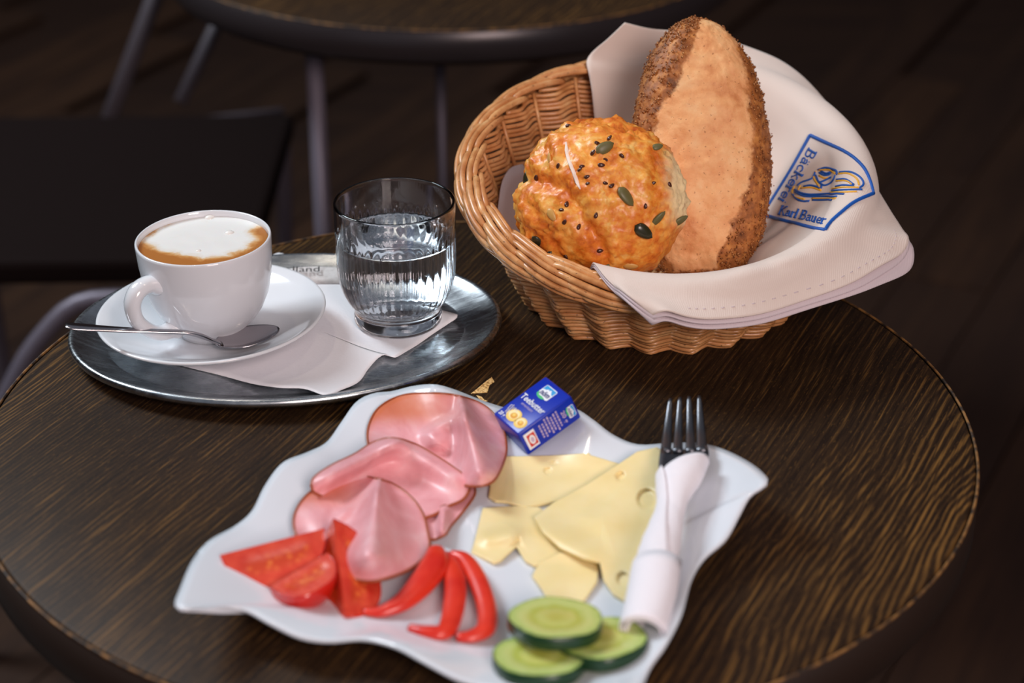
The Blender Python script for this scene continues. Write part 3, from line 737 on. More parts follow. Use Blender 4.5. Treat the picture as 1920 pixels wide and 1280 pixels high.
colm(-62, atY(1592, 533, .064), .009, .0, .086, .044)
colm(-71, atY(1500, 566, .046), .009, .0, .088, .042)
colm(-80, atY(1420, 590, .033), .009, .0, .090, .042)
colm(-90, atY(1345, 598, .0245), .009, .0, .092, .042)
colm(-99, atY(1292, 594, .0215), .009, .0, .094, .044)
colm(-107, atY(1250, 584, .0215), .009, -.001, .096, .046)
colm(-113, atY(1226, 590, .024), .009, .0, .098, .048, crest=atY(1140, 514, .058), o_mid=atY(1180, 552, .034))
colm(-119, atY(1222, 589, .026), .009, .0, .100, .048, crest=atY(1110, 512, .066), o_mid=atY(1172, 549, .038))
CL = np.array(cols)                                     # (K,5,3)
NU_, NV_ = 260, 84
ctrl = np.stack([cat(CL[k], NV_) for k in range(len(CL))], 0)         # K x NV x 3
# parameter along theta with Catmull-Rom between columns
K_ = len(CL); Q = np.concatenate([2*ctrl[:1]-ctrl[1:2], ctrl, 2*ctrl[-1:]-ctrl[-2:-1]], 0)
S = np.zeros((NU_, NV_, 3))
for i in range(NU_):
    f = i/(NU_-1)*(K_-1); k = min(int(f), K_-2); t = f-k
    p0, p1, p2, p3 = Q[k:k+4]
    S[i] = .5*((2*p1)+(-p0+p2)*t+(2*p0-5*p1+4*p2-p3)*t*t+(-p0+3*p1-3*p2+p3)*t**3)
Nn = np.cross(np.gradient(S, axis=0), np.gradient(S, axis=1)); Nn /= np.linalg.norm(Nn, axis=2)[..., None]+1e-12
for i in range(NU_):
    for j in range(NV_):
        p = S[i, j]; d = .0044*nz(p[0]*22+3, p[1]*22, p[2]*22)+.0020*nz(p[0]*48, p[1]*48+7, p[2]*30)
        v_ = j/(NV_-1); S[i, j] += Nn[i, j]*d*(1-sstep(.55, .9, v_)*.7)
# radial pleats inside the basket, right of the loaf
for th, amp, wth in ((22, .006, 7), (-14, .004, 6), (-40, .005, 8)):
    for i in range(NU_):
        for j in range(NV_):
            p = S[i, j]; a = math.degrees(math.atan2(p[1]-BC[1], p[0]-BC[0])); v_ = j/(NV_-1)
            S[i, j, 2] -= amp*math.exp(-((a-th-25*(v_-.4))/wth)**2)*sstep(.1, .3, v_)*(1-sstep(.42, .66, v_))
def clear_rim(p, d):
    x, y = p[0]-BC[0], p[1]-BC[1]; r = math.hypot(x, y); t = math.atan2(y, x)
    a_ = r-RR+.003; b_ = p[2]-(zrim(BC[1]+RR*math.sin(t))-.006); q = math.hypot(a_, b_)
    if b_ > -.012 and q < d:
        if b_ < 0 and abs(a_) < .004: b_ = .004
        q = math.hypot(a_, b_); a_, b_ = a_*d/q, b_*d/q
        r2 = a_+RR-.003; p[0], p[1] = BC[0]+x*r2/r, BC[1]+y*r2/r; p[2] = b_+zrim(BC[1]+RR*math.sin(t))-.006
    elif a_ < 0 and p[2] < zrim(BC[1]+RR*math.sin(t))-.014:
        lim = np.linalg.norm(wall_pt(t, max(p[2], .001))[:2]-BC)-.0085
        if r > lim: p[0], p[1] = BC[0]+x*lim/r, BC[1]+y*lim/r
for i in range(NU_):
    for j in range(NV_): clear_rim(S[i, j], .0152)
# light smoothing after the clearance step
for _ in range(3):
    S[:, 1:-1] = S[:, 1:-1]*.5+.25*(S[:, 2:]+S[:, :-2]); S[1:-1] = S[1:-1]*.5+.25*(S[2:]+S[:-2])
Nn = np.cross(np.gradient(S, axis=0), np.gradient(S, axis=1)); Nn /= np.linalg.norm(Nn, axis=2)[..., None]+1e-12
SV = S.reshape(-1, 3); SF = grid_faces(NU_, NV_)
napk = thing('cloth_napkin', (BC[0], BC[1], .03), 'cream cloth napkin with blue bakery embroidery draped over the basket rim', 'napkin')
MB().add(SV, SF).build('cloth', M['cloth'], napk, mod=[solid(.0011, 0)])
bvc = bvh_of(SV, SF)
# the lower folded layers that show along the front and right edge
i0 = int((12/(K_-1))*NU_)-14
for lay in (1, 2):
    sub = S[i0:, 46:].copy(); n0, n1 = sub.shape[:2]
    for i in range(n0):
        fi = i/(n0-1)
        for j in range(n1):
            fj = j/(n1-1); p = sub[i, j]
            out = np.array([p[0]-BC[0], p[1]-BC[1], 0]); out /= np.linalg.norm(out)
            p[2] -= .0030*lay*(.35+.65*fj)*(.7+.3*sstep(0, .3, fi))
            tuck = sstep(.86, 1.0, fi)
            p += out*(.0008*lay*fj)*(1-tuck)
            if lay == 2: p += np.array([.006, -.002, -.004])*math.exp(-((fi-.24)/.12)**2)*fj
            clear_rim(p, .0148-.0014*lay)
            if lay == 1: p += np.array([.001, -.001, -.002])*math.exp(-((fi-.3)/.12)**2)*fj
    MB().add(sub.reshape(-1, 3), grid_faces(n0, n1)).build('folded_layer', M['cloth_edge'], napk, mod=[solid(.0009, 0)])
# hem stitching along the edge
hem = MB(); jj = NV_-6
for i in range(i0+8, NU_-40, 3):
    p, q = S[i, jj]+Nn[i, jj]*(.0006 if Nn[i, jj][2] > 0 else -.0006), S[i+1, jj]+Nn[i+1, jj]*(.0006 if Nn[i+1, jj][2] > 0 else -.0006)
    hem.tube([p, lerp(p, q, .5), q], .00035, 5)
hem.build('hem_stitching', M['cloth_edge'], napk)
# lining low on the left inside wall
ln = []
for i in range(24):
    t = R(148+i*3.2)
    for j in range(10):
        v_ = j/9; zt = .072-.010*(i/23)+.003*math.sin(i*.5); z_ = lerp(.012, zt, v_)
        p = wall_pt(t, z_, -.0075-.012*(1-v_)); ln.append(p+[0, 0, .001*nz(i*.3, j*.5)])
MB().add(ln, grid_faces(24, 10)).build('lining', M['cloth_edge'], napk, mod=[solid(.0011, 0)])

# embroidery
def onc(x, y):
    h, n_ = cast(bvc, 1400+x/5.82, 230+y/5.82)
    if h is None: return None
    n_ = n_ if n_@FW < 0 else -n_
    return h+n_*.0007
def stroke(mb, pts, wpx, n=None, flat=.35):
    P = np.asarray(pts, float); n = n or max(3, int(np.linalg.norm(np.diff(P, axis=0), axis=1).sum()/14))
    P = cat(P, n) if len(P) > 2 else np.array([lerp(P[0], P[1], t) for t in np.linspace(0, 1, n)])
    W = [onc(*p) for p in P]; W = [q for q in W if q is not None]
    if len(W) < 2: return
    mb.tube(W, wpx/5.82/2/2830, 6)
def poly(mb, pts, wpx):
    for a, b_ in zip(pts[:-1], pts[1:]): stroke(mb, [a, b_], wpx)
e = MB()
stroke(e, [(700, 140), (620, 285), (500, 500), (340, 760), (185, 1005)], 42)
stroke(e, [(185, 1005), (330, 1050), (520, 1100), (690, 1145), (855, 1180)], 42)
stroke(e, [(855, 1180), (920, 1090), (1040, 980), (1180, 870), (1375, 775)], 42)
stroke(e, [(700, 140), (860, 215), (1050, 310), (1180, 400), (1280, 510), (1340, 640), (1375, 775)], 42)
e.build('embroidered_frame', M['blue_thread'], napk)
GL = {'B': (.75, [[(.15, 0), (.15, 1)], [(0, 1), (.3, 1)], [(0, 0), (.3, 0)], [(.15, 1), (.45, 1), (.56, .86), (.54, .64), (.40, .53), (.15, .53)], [(.40, .53), (.62, .40), (.62, .13), (.46, 0), (.15, 0)]]),
      'a': (.58, [[(.08, .48), (.2, .62), (.36, .58), (.42, .45), (.42, .1), (.52, .0)], [(.42, .36), (.2, .33), (.07, .2), (.1, .03), (.25, 0), (.42, .12)]]),
      'c': (.55, [[(.48, .5), (.38, .61), (.25, .62), (.1, .5), (.06, .3), (.12, .1), (.28, 0), (.48, .1)]]),
      'k': (.62, [[(.12, 0), (.12, 1)], [(0, 1), (.12, 1)], [(0, 0), (.25, 0)], [(.48, .62), (.12, .28)], [(.22, .38), (.55, 0)], [(.38, .62), (.58, .62)], [(.45, 0), (.62, 0)]]),
      'e': (.55, [[(.08, .32), (.48, .32), (.46, .5), (.3, .62), (.14, .55), (.06, .32), (.12, .1), (.28, 0), (.48, .1)]]),
      'r': (.47, [[(.12, 0), (.12, .6)], [(0, .6), (.12, .6)], [(0, 0), (.25, 0)], [(.12, .42), (.25, .58), (.42, .58)]]),
      'i': (.32, [[(.14, 0), (.14, .6)], [(.03, .6), (.14, .6)], [(.02, 0), (.27, 0)], [(.13, .84), (.17, .87)]]),
      'K': (.78, [[(.15, 0), (.15, 1)], [(0, 1), (.3, 1)], [(0, 0), (.3, 0)], [(.6, 1), (.15, .45)], [(.27, .58), (.66, 0)], [(.5, 1), (.7, 1)], [(.55, 0), (.76, 0)]]),
      'l': (.32, [[(.14, 0), (.14, 1)], [(.02, 1), (.14, 1)], [(.02, 0), (.27, 0)]]),
      'u': (.62, [[(.1, .6), (.1, .15), (.22, 0), (.42, .12)], [(.42, .6), (.42, 0)], [(0, .6), (.1, .6)], [(.32, .6), (.42, .6)], [(.42, 0), (.55, 0)]])}
GL['ä'] = (.58, GL['a'][1]+[[(.13, .82), (.17, .84)], [(.34, .82), (.38, .84)]])
def word(mb, txt, o, d, u, sx, wpx):
    x = 0
    for ch_ in txt:
        if ch_ == ' ': x += .26; continue
        adv, st = GL[ch_]
        for k, pl in enumerate(st):
            P = [np.array(o)+np.array(d)*sx*(x+a)+np.array(u)*b_ for a, b_ in pl]
            vert = len(pl) == 2 and abs(pl[0][0]-pl[1][0]) < .02
            stroke(mb, P, wpx*(1.45 if vert else .95 if len(pl) > 2 else .8))
        x += adv
e = MB(); word(e, 'Bäckerei', (690, 275), np.array((-.512, .859))*153, np.array((.86, .50))*98, 1.0, 20); e.build('lettering', M['blue_thread'], napk)
e = MB(); word(e, 'Karl Bauer', (348, 1000), np.array((.966, .225))*97, np.array((.42, -.93))*100, 1.0, 20); e.build('lettering', M['blue_thread'], napk)
e = MB()
for pl in ([(785, 520), (860, 497), (930, 507), (985, 530), (995, 570)], [(760, 580), (790, 650), (850, 690), (920, 665), (960, 620), (975, 580)], [(560, 690), (610, 655), (710, 620), (740, 580), (755, 545)], [(630, 700), (700, 690), (770, 705), (815, 725), (822, 690)],
           [(530, 735), (600, 772), (700, 788), (850, 783), (960, 780), (1065, 787)], [(535, 760), (640, 806), (820, 808), (990, 812)], [(503, 780), (560, 840), (620, 860), (690, 858)], [(725, 848), (830, 850), (940, 845)], [(1020, 545), (1130, 545), (1220, 590), (1268, 650), (1265, 690), (1225, 720)],
           [(990, 625), (1080, 625), (1170, 685)], [(980, 700), (1060, 688), (1170, 700)], [(940, 745), (1080, 740), (1255, 736)], [(800, 550), (850, 580), (910, 570), (930, 545)], [(820, 535), (870, 560), (920, 545)], [(800, 660), (850, 640), (930, 600)]):
    stroke(e, pl, 25)
e.build('bread_emblem', M['blue_thread'], napk)
e = MB()
for pl in ([(762, 535), (735, 600), (780, 680), (815, 745)], [(795, 522), (880, 520), (920, 522), (975, 560)], [(1010, 562), (1110, 562), (1200, 620), (1225, 690)], [(600, 720), (720, 715), (820, 748)], [(530, 700), (505, 770), (550, 820), (640, 838)], [(720, 832), (840, 835), (980, 832)], [(985, 640), (1090, 642), (1150, 680)], [(940, 722), (1060, 712), (1230, 715)], [(920, 765), (1060, 765), (1200, 760)], [(795, 585), (850, 612), (890, 606)], [(570, 740), (590, 700), (600, 690)]):
    stroke(e, pl, 21)
e.build('bread_emblem', M['gold_thread'], napk)

# ------------------------------------------------------------------ wavy square plate
po = [(328, 1132, .029), (338, 1100, .028), (360, 1050, .0255), (392, 1012, .022), (440, 985, .019), (472, 957, .019), (497, 908, .021), (530, 866, .0225), (575, 847, .021), (612, 828, .019), (640, 790, .0195), (668, 752, .022), (700, 736, .023), (735, 732, .022), (775, 722, .024), (815, 719, .0265), (850, 728, .024), (890, 744, .0180), (925, 757, .0150), (970, 768, .0148), (1020, 764, .0165), (1075, 764, .0205), (1110, 784, .0225), (1150, 814, .020), (1195, 832, .018), (1250, 830, .019), (1310, 829, .022), (1360, 842, .0245), (1410, 868, .0275), (1438, 893, .0295), (1437, 906, .029), (1408, 926, .0265), (1388, 962, .023), (1362, 1008, .020), (1322, 1044, .018), (1297, 1085, .019), (1278, 1150, .0225), (1250, 1205, .022), (1222, 1245, .020), (1205, 1285, .021), (1195, 1325, .027), (1180, 1345, .0295), (1140, 1340, .029), (1060, 1322, .023), (980, 1300, .019), (900, 1284, .018), (850, 1268, .0195), (790, 1236, .021), (740, 1210, .021), (680, 1196, .019), (615, 1200, .018), (560, 1192, .019), (505, 1166, .021), (455, 1140, .022), (400, 1136, .025), (350, 1140, .0285)]
NP = 240
PO = cat([at(a, b, .0198+(z-.0198)*1.45) for a, b, z in po], NP, closed=True)
PC = np.array([.008, -.150, .0]); PK = 34; PZ = .0058
POS = PO.copy()
for _ in range(60): POS = POS*.5+.25*(np.roll(POS, 1, 0)+np.roll(POS, -1, 0))
def plate_surface(th, outw=0.0):
    V = [PC+[0, 0, PZ-th]]; 
    for k in range(1, PK+1):
        t = k/PK; PQ = lerp(POS, PO, float(sstep(.62, 1.0, t))); ring = PC+(PQ-PC)*t
        ring[:, 2] = PZ+(PQ[:, 2]-PZ)*sstep(.56, 1.10, t)/sstep(.56, 1.10, 1.0)*.98-th*(1-.55*sstep(.9, 1, t))
        V.extend(ring)
    Fc = [(0, 1+i, 1+(i+1) % NP) for i in range(NP)]
    for k in range(PK-1):
        for i in range(NP):
            a = 1+k*NP+i; b = 1+k*NP+(i+1) % NP; Fc.append((a, a+NP, b+NP, b))
    return np.array(V), Fc
PV, PF = plate_surface(0.0); PV2, PF2 = plate_surface(.0040)
pm = MB().add(PV, PF).add(PV2, [f[::-1] for f in PF2]); nv = len(PV); e0_ = 1+(PK-1)*NP
for i in range(NP):
    a, b = e0_+i, e0_+(i+1) % NP; pm.f.append((a, nv+a, nv+b, b))
foot = [(.062, .0), (.066, .0), (.066, .003), (.062, .003)]
plate = pm.build('wavy_plate', M['plate'], fix=True); tag(plate, 'white square porcelain plate with a wavy rim full of cold cuts', 'plate')
MB().lathe([(.058, .003), (.059, .0), (.063, .0), (.065, .003)], 64, PC).build('foot_ring', M['plate'], plate)
bvp = bvh_of(PV, PF)
def onp(px, py, h=0.0):
    p, _ = cast(bvp, px, py)
    if p is None: p = at(px, py, .02)
    return at(px, py, p[2]+h)

def ridge(px, A, B, H, w1, w2=None, e=.35, grow=0.0):
    """height of a fold running A->B (pixels), w1 / w2 the half widths on either side"""
    A = np.array(A, float); B = np.array(B, float); d = B-A; L = np.linalg.norm(d); d /= L
    q = px-A; t = (q@d)/L; s_ = q[0]*d[1]-q[1]*d[0]; w = (w1 if s_ < 0 else (w2 or w1))*max(.25, 1+grow*(t-.5))
    return H*math.exp(-(s_/w)**2)*float(sstep(-e, e*.5, t))*float(sstep(1+e, 1-e*.5, t))
def sheet(name, outline, center, hf, mat, thick=.0014, rings=30, n=150, parent=None, edgefn=None, label=None, cat_=None, group=None, smooth_closed=True):
    O = cat(outline, n, closed=True) if smooth_closed else np.array([lerp(np.array(outline[i % len(outline)], float), np.array(outline[(i+1) % len(outline)], float), f) for i in range(len(outline)) for f in np.linspace(0, 1, max(2, n//len(outline)), endpoint=False)])
    n = len(O); c = np.array(center, float); V = []; E = []
    V.append(onp(*c, hf(c, 0))); E.append(0.0)
    for k in range(1, rings+1):
        t = k/rings
        for o in O:
            p = c+(o-c)*t; V.append(onp(*p, hf(p, t))); E.append(edgefn(p, t) if edgefn else 0)
    Fc = [(0, 1+(i+1) % n, 1+i) for i in range(n)]
    for k in range(rings-1):
        for i in range(n):
            a = 1+k*n+i; b = 1+k*n+(i+1) % n; Fc.append((a, b, b+n, a+n))
    V = np.array(V); lowr = V-np.array([0, 0, thick]); m = MB().add(V, Fc).add(lowr, [f[::-1] for f in Fc]); nv = len(V); e_ = 1+(rings-1)*n
    for i in range(n):
        a, b = e_+i, e_+(i+1) % n; m.f.append((a, b, nv+b, nv+a))
    m.attr['edge'] = E+E
    o_ = m.build(name, mat, parent, fix=True); o_['n'] = 0
    if label: tag(o_, label, cat_, group)
    return o_, V[e_:]

# ------------------------------------------------------------------ ham
def ham(name, outline, center, hf, label, rind_from=0.0, rind_to=1.0, edgefn=None):
    o, rimv = sheet(name, outline, center, hf, M['ham'], .0013, edgefn=edgefn, label=label, cat_='ham')
    n = len(rimv); i0_, i1_ = int(rind_from*n), int(rind_to*n)
    MB().tube(rimv[i0_:i1_]-np.array([0, 0, .0005]), .00085, 7, closed=(i1_-i0_ == n)).build('rind', M['rind'], o)
    return o
def lowfold(px, py): return .0
h1 = [(690, 830), (692, 795), (712, 762), (755, 740), (815, 736), (868, 743), (912, 762), (940, 795), (949, 830), (946, 860), (925, 900), (890, 910), (850, 905), (800, 900), (740, 880), (705, 860)]
def f1(p, t):
    return .0022+ridge(p, (868, 768), (905, 900), .022, 24, 30, grow=1.1)+ridge(p, (868, 775), (800, 812), .004, 9, 22)+.0006*nz(p[0]*.02, p[1]*.02)+.004*float(sstep(.3, 0, t))
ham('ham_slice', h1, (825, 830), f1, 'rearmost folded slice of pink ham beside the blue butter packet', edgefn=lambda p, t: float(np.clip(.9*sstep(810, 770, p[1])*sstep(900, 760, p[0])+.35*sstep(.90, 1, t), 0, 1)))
h2 = [(585, 915), (588, 895), (620, 872), (665, 850), (700, 828), (735, 820), (775, 830), (815, 852), (850, 875), (878, 897), (880, 915), (868, 935), (840, 948), (810, 965), (760, 975), (700, 965), (630, 940), (595, 925)]
def f2(p, t):
    return .0058+ridge(p, (600, 900), (742, 828), .011, 18, 26)+ridge(p, (742, 828), (860, 895), .009, 26, 16)+.0010*nz(p[0]*.02, p[1]*.02+4)
ham('ham_slice', h2, (745, 905), f2, 'middle slice of pink ham arched over its neighbours on the plate', edgefn=lambda p, t: float(.35*sstep(.94, 1, t)))
h4 = [(800, 965), (825, 950), (850, 940), (872, 925), (885, 905), (890, 925), (870, 955), (845, 985), (835, 1000), (812, 1010), (800, 1000)]
def f4(p, t): return .0025+ridge(p, (832, 950), (828, 1000), .007, 9, 14)
ham('ham_slice', h4, (835, 965), f4, 'small curled end of ham peeking out right of the front slice')
h3 = [(552, 992), (552, 965), (568, 935), (598, 910), (640, 895), (690, 893), (735, 905), (770, 930), (793, 962), (803, 1000), (805, 1025), (790, 1050), (755, 1072), (715, 1085), (680, 1087), (640, 1075), (600, 1050), (565, 1020)]
def f3(p, t):
    return .0098-.004*float(sstep(.55, 1, t))+ridge(p, (712, 898), (690, 1060), .020, 30, 30, grow=1.3)+ridge(p, (706, 905), (640, 965), .0035, 8, 18)+.0008*nz(p[0]*.02, p[1]*.02+9)
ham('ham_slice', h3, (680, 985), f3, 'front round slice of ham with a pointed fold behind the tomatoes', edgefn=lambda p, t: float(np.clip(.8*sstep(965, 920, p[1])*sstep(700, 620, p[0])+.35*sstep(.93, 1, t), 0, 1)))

# ------------------------------------------------------------------ cheese
def hole(p, c, r, d): return -d*float(sstep(r*1.12, r*.86, math.hypot((p[0]-c[0]), (p[1]-c[1])*1.0)))
cA = [(926, 854), (970, 855), (1040, 853), (1105, 849), (1108, 853), (1165, 870), (1150, 900), (1090, 925), (1030, 942), (985, 950), (950, 940), (928, 938), (916, 930), (920, 900), (928, 884), (922, 880)]
sheet('cheese_slice', cA, (1030, 895), lambda p, t: .0022+.0012*nz(p[0]*.012, p[1]*.02)+hole(p, (1027, 883), 7, .0009)+hole(p, (1037, 868), 4, .0008), M['cheese'], .0016, smooth_closed=False, label='pale yellow cheese slice just below the butter packet', cat_='cheese')
cD = [(905, 952), (925, 950), (965, 948), (1010, 950), (1060, 985), (1075, 1030), (1030, 1050), (1003, 1060), (985, 1050), (968, 1022), (938, 1050), (925, 1054), (884, 1034), (892, 1005)]
sheet('cheese_slice', cD, (975, 1000), lambda p, t: .0024+.0018*float(sstep(.6, .0, t))+.0014*nz(p[0]*.014, p[1]*.02+3)+ridge(p, (905, 1010), (965, 1000), .003, 16), M['cheese'], .0016, smooth_closed=False, label='cheese slice with notched left end nearest the pepper strips', cat_='cheese')
cE = [(998, 1078), (1012, 1052), (1050, 1035), (1100, 1035), (1122, 1060), (1120, 1088), (1094, 1126), (1085, 1132), (1060, 1130), (1030, 1128), (1018, 1105)]
sheet('cheese_slice', cE, (1060, 1082), lambda p, t: .0026+.0012*nz(p[0]*.014, p[1]*.02+6)+.0025*float(sstep(1060, 1030, p[1])), M['cheese'], .0020, smooth_closed=False, label='lowest cheese slice with a cut corner pointing at the cucumber', cat_='cheese')
cB = [(1162, 868), (1195, 846), (1232, 838), (1252, 850), (1255, 920), (1245, 990), (1225, 1050), (1200, 1100), (1186, 1134), (1150, 1112), (1132, 1086), (1125, 1052), (1095, 1046), (1050, 1026), (1018, 996), (1002, 968), (1040, 940), (1100, 908)]
sheet('cheese_slice', cB, (1130, 970), lambda p, t: .0062+.0018*nz(p[0]*.010, p[1]*.014+8)+hole(p, (1213, 935), 18, .0016)+hole(p, (1163, 892), 8, .0012)+hole(p, (1168, 1085), 12, .0014)+ridge(p, (1010, 985), (1120, 1050), .003, 16, 30)+.002*float(sstep(.5, 0, t))-.0036*float(sstep(1060, 1120, p[1])), M['cheese'], .0017, smooth_closed=False, rings=46, n=260, label='large holed cheese slice on top, tucked under the wrapped fork', cat_='cheese')

# ------------------------------------------------------------------ tomato wedges
def wedge(A, B, center, outv, half, rad, label, blunt=2.3):
    """A, B the two tips; outv the direction of the skin; half the half opening angle"""
    A, B = np.array(A), np.array(B); ax = B-A; L = np.linalg.norm(ax); ax /= L
    o = np.array(outv, float); o -= ax*(o@ax); o /= np.linalg.norm(o); s = np.cross(ax, o)
    root = (A+B)/2
    tm_ = thing('tomato_wedge', tuple((root+o*0)), label, 'tomato')
    nu, nv_ = 24, 15; V = []
    def skin(i, j, k=1.0):
        t = -1+2*i/(nu-1); r = rad*(1-abs(t)**(blunt if t < 0 else 2.3))**.60*k; a = R(-half+2*half*j/(nv_-1))
        return root+ax*(t*L/2)+o*r*math.cos(a)+s*r*math.sin(a)
    for i in range(nu):
        for j in range(nv_): V.append(skin(i, j))
    MB().add(V, grid_faces(nu, nv_)).build('skin', M['tomato_skin'], tm_, mod=[solid(.0007, 0)])
    for side in (0, nv_-1):
        V = []; G = []
        for i in range(nu):
            t = -1+2*i/(nu-1)
            for q in range(11):
                f = q/10; k = .985*f; p = skin(i, side, k)
                gel = float(sstep(.22, .34, f)*sstep(.68, .54, f)*sstep(.74, .50, abs(t)))
                inward = (skin(i, nv_//2, k)-p); ln_ = np.linalg.norm(inward)+1e-9
                p = p+inward/ln_*.0012*gel; V.append(p); G.append(gel)
        m = MB().add(V, grid_faces(nu, 11)); m.attr['gel'] = G; m.build('flesh', M['tomato_flesh'], tm_)
    return tm_
wedge(at(413, 1040, .026), at(608, 990, .030), None, (.05, -.25, -1.0), 40, .0245, 'leftmost tomato wedge lying with its cut face up', blunt=6)
wedge(at(505, 1100, .019), at(614, 1036, .024), None, (.35, -.62, -.70), 46, .0215, 'middle tomato wedge squeezed between the other two', blunt=4)
wedge(at(648, 1156, .012), at(625, 972, .034), None, (.15, .75, -.55), 44, .0235, 'upright tomato wedge leaning against the front ham slice', blunt=3)

# ------------------------------------------------------------------ pepper strips
def strip(pts, label):
    P = cat([np.r_[onp(a, b, h), w] for a, b, w, h in pts], 44, cols=3)
    m = MB().tube(P[:, :3], P[:, 3], 16, flat=.72, up=(0, 0, 1)); o = m.build('pepper_strip', M['pepper']); return tag(o, label, 'pepper')
K2 = 1/2/3300
strip([(682, 1146, 16*K2, .003), (715, 1146, 24*K2, .004), (755, 1128, 38*K2, .006), (790, 1095, 48*K2, .008), (815, 1058, 50*K2, .009), (818, 1030, 30*K2, .010)], 'broad red pepper strip running from tomato to ham')
strip([(768, 1176, 16*K2, .003), (800, 1183, 24*K2, .004), (832, 1184, 32*K2, .005), (846, 1160, 36*K2, .006), (854, 1110, 38*K2, .007), (850, 1070, 34*K2, .007), (836, 1038, 16*K2, .007)], 'middle red pepper strip bent like a letter L')
strip([(856, 1194, 18*K2, .003), (885, 1192, 26*K2, .004), (912, 1176, 34*K2, .005), (912, 1135, 34*K2, .006), (895, 1085, 34*K2, .007), (872, 1048, 28*K2, .007), (846, 1036, 14*K2, .007)], 'red pepper strip curving like a hook nearest the cheese')

# ------------------------------------------------------------------ cucumber
def cucumber(px, py, z, rx, tilt, label):
    c = at(px, py, z); Tm = np.array(Matrix.Rotation(R(tilt[0]), 3, 'X') @ Matrix.Rotation(R(tilt[1]), 3, 'Y'))
    t = thing('cucumber_slice', tuple(c-np.array([0, 0, .006])), label, 'cucumber')
    wob = lambda r, z_, a: .0005*np.sin(5*a+px)*(r > .015)
    def fin(m): m.v = [(v)@Tm.T+c for v in m.v]; return m
    sk = MB().lathe([(rx*.965, .0006), (rx*.99, .0002), (rx, -.0012), (rx, -.0050), (rx*.985, -.0062), (rx*.95, -.0066)], 72, mod=wob); fin(sk).build('skin', M['cuke_skin'], t)
    rr_ = np.linspace(.0002, rx*.975, 20); m = MB().lathe([(r, .0006-.0004*float(sstep(.2, .45, r/rx)*sstep(.75, .5, r/rx))) for r in rr_], 72, mod=wob); m.attr['rad'] = np.repeat(rr_/rx, 72); fin(m).build('flesh', M['cuke'], t)
    m = MB().lathe([(.0002, -.0066), (rx*.5, -.0066), (rx*.97, -.0066)], 72, mod=wob); m.attr['rad'] = np.repeat([0, .5, .97], 72); fin(m).build('underside', M['cuke'], t)
cucumber(1012, 1228, .0185, .0232, (-10, 0), 'cucumber slice nearest the lower edge of the plate')
cucumber(1128, 1196, .0190, .0226, (-9, -4), 'cucumber slice partly under the end of the napkin roll')
cucumber(1042, 1158, .0265, .0236, (-10, 2), 'topmost cucumber slice resting on the other two')

# ------------------------------------------------------------------ butter packet
def Rz(t): return np.array(Matrix.Rotation(t, 3, 'Z'))
bR = np.array(Matrix.Rotation(.493, 3, 'Z') @ Matrix.Rotation(-.408, 3, 'Y') @ Matrix.Rotation(-.029, 3, 'X'))
bd = np.array([.0392, .0302, .0177]); bc = np.array([.0350, -.0378, .0236])
eu, ev, ew = bR[:, 0], -bR[:, 1], bR[:, 2]
but = thing('butter_packet', tuple(bc-np.array([0, 0, .015])), 'small blue foil butter packet tilted against the plate rim', 'butter')
MB().box(bc-eu*bd[0]/2-ev*bd[1]/2-ew*bd[2]/2, eu*bd[0], ev*bd[1], ew*bd[2]).build('wrapper', M['foil_blue'], but, fix=True, mod=[bevel(.0013, 3)])
TO = bc-eu*bd[0]/2-ev*bd[1]/2+ew*(bd[2]/2+.00010)
def tp_(u, v, l=0): return TO+eu*bd[0]*u+ev*bd[1]*v+ew*l
def decal(name, pts, mat, l=0.0, front=False):
    P = np.array([(fr_(u, v, l) if front else tp_(u, v, l)) for u, v in pts]); n = len(P); w_ = (ev if front else ew)*.00008
    MB().add(np.vstack([P, P+w_]), [tuple(range(n, 2*n)), tuple(range(n))[::-1]]+[(i, (i+1) % n, n+(i+1) % n, n+i) for i in range(n)]).build(name, mat, but, smooth=False)
def tlbl(txt, u, v, wd_, hg, mat, front=False, **kw):
    m = MB(); put_text(m, txt, fr_(u, v, .0003) if front else tp_(u, v, .0003), (-ew if front else ev), eu, width=wd_, height=hg, **kw); m.build('print', mat, but, smooth=False)
FO = bc-eu*bd[0]/2+ew*bd[2]/2+ev*(bd[1]/2+.00010)
def fr_(u, v, l=0): return FO+eu*bd[0]*u-ew*bd[2]*v+ev*l
def logo(u0, u1, v0, v1, front=False):
    L_ = lambda a, b: (u0+(u1-u0)*a, v0+(v1-v0)*b)
    rnd_ = [L_(*q) for q in ((.0, .75), (.02, .95), (.1, 1.0), (.9, 1.0), (.98, .96), (1.0, .88), (1.0, .12), (.97, .03), (.9, .0), (.35, 0), (.12, .0), (.02, .12), (-.04, .3), (-.02, .5))]
    decal('logo', rnd_, M['ink_white'], .0000, front)
    decal('logo', [L_(*q) for q in ((.56, .08), (.66, .18), (.60, .24), (.78, .40), (.70, .48), (.84, .60), (.66, .74), (.56, .86), (.52, .95), (.93, .95), (.95, .10), (.9, .05), (.6, .05))], M['ink_sky'], .00012, front)
    decal('logo', [L_(*q) for q in ((.30, .01), (.14, .14), (.08, .3), (.10, .5), (.06, .7), (.02, .80), (-.10, .62), (-.12, .4), (-.06, .16), (.1, .0))], M['ink_green'], .00012, front)
    q = L_(.18, .12)
    if not front: tlbl('nöm', q[0], q[1], bd[1]*(v1-v0)*.78, bd[0]*(u1-u0)*.42, M['ink_navy'], shear=.15, bold=.02)
    else: tlbl('nöm', q[0], q[1], bd[2]*(v1-v0)*.78, bd[0]*(u1-u0)*.42, M['ink_navy'], front=True, shear=.15, bold=.02)
logo(.68, .91, .28, .68)
tlbl('Teebutter', .475, .08, bd[1]*.86, bd[0]*.105, M['ink_white'], bold=.012)
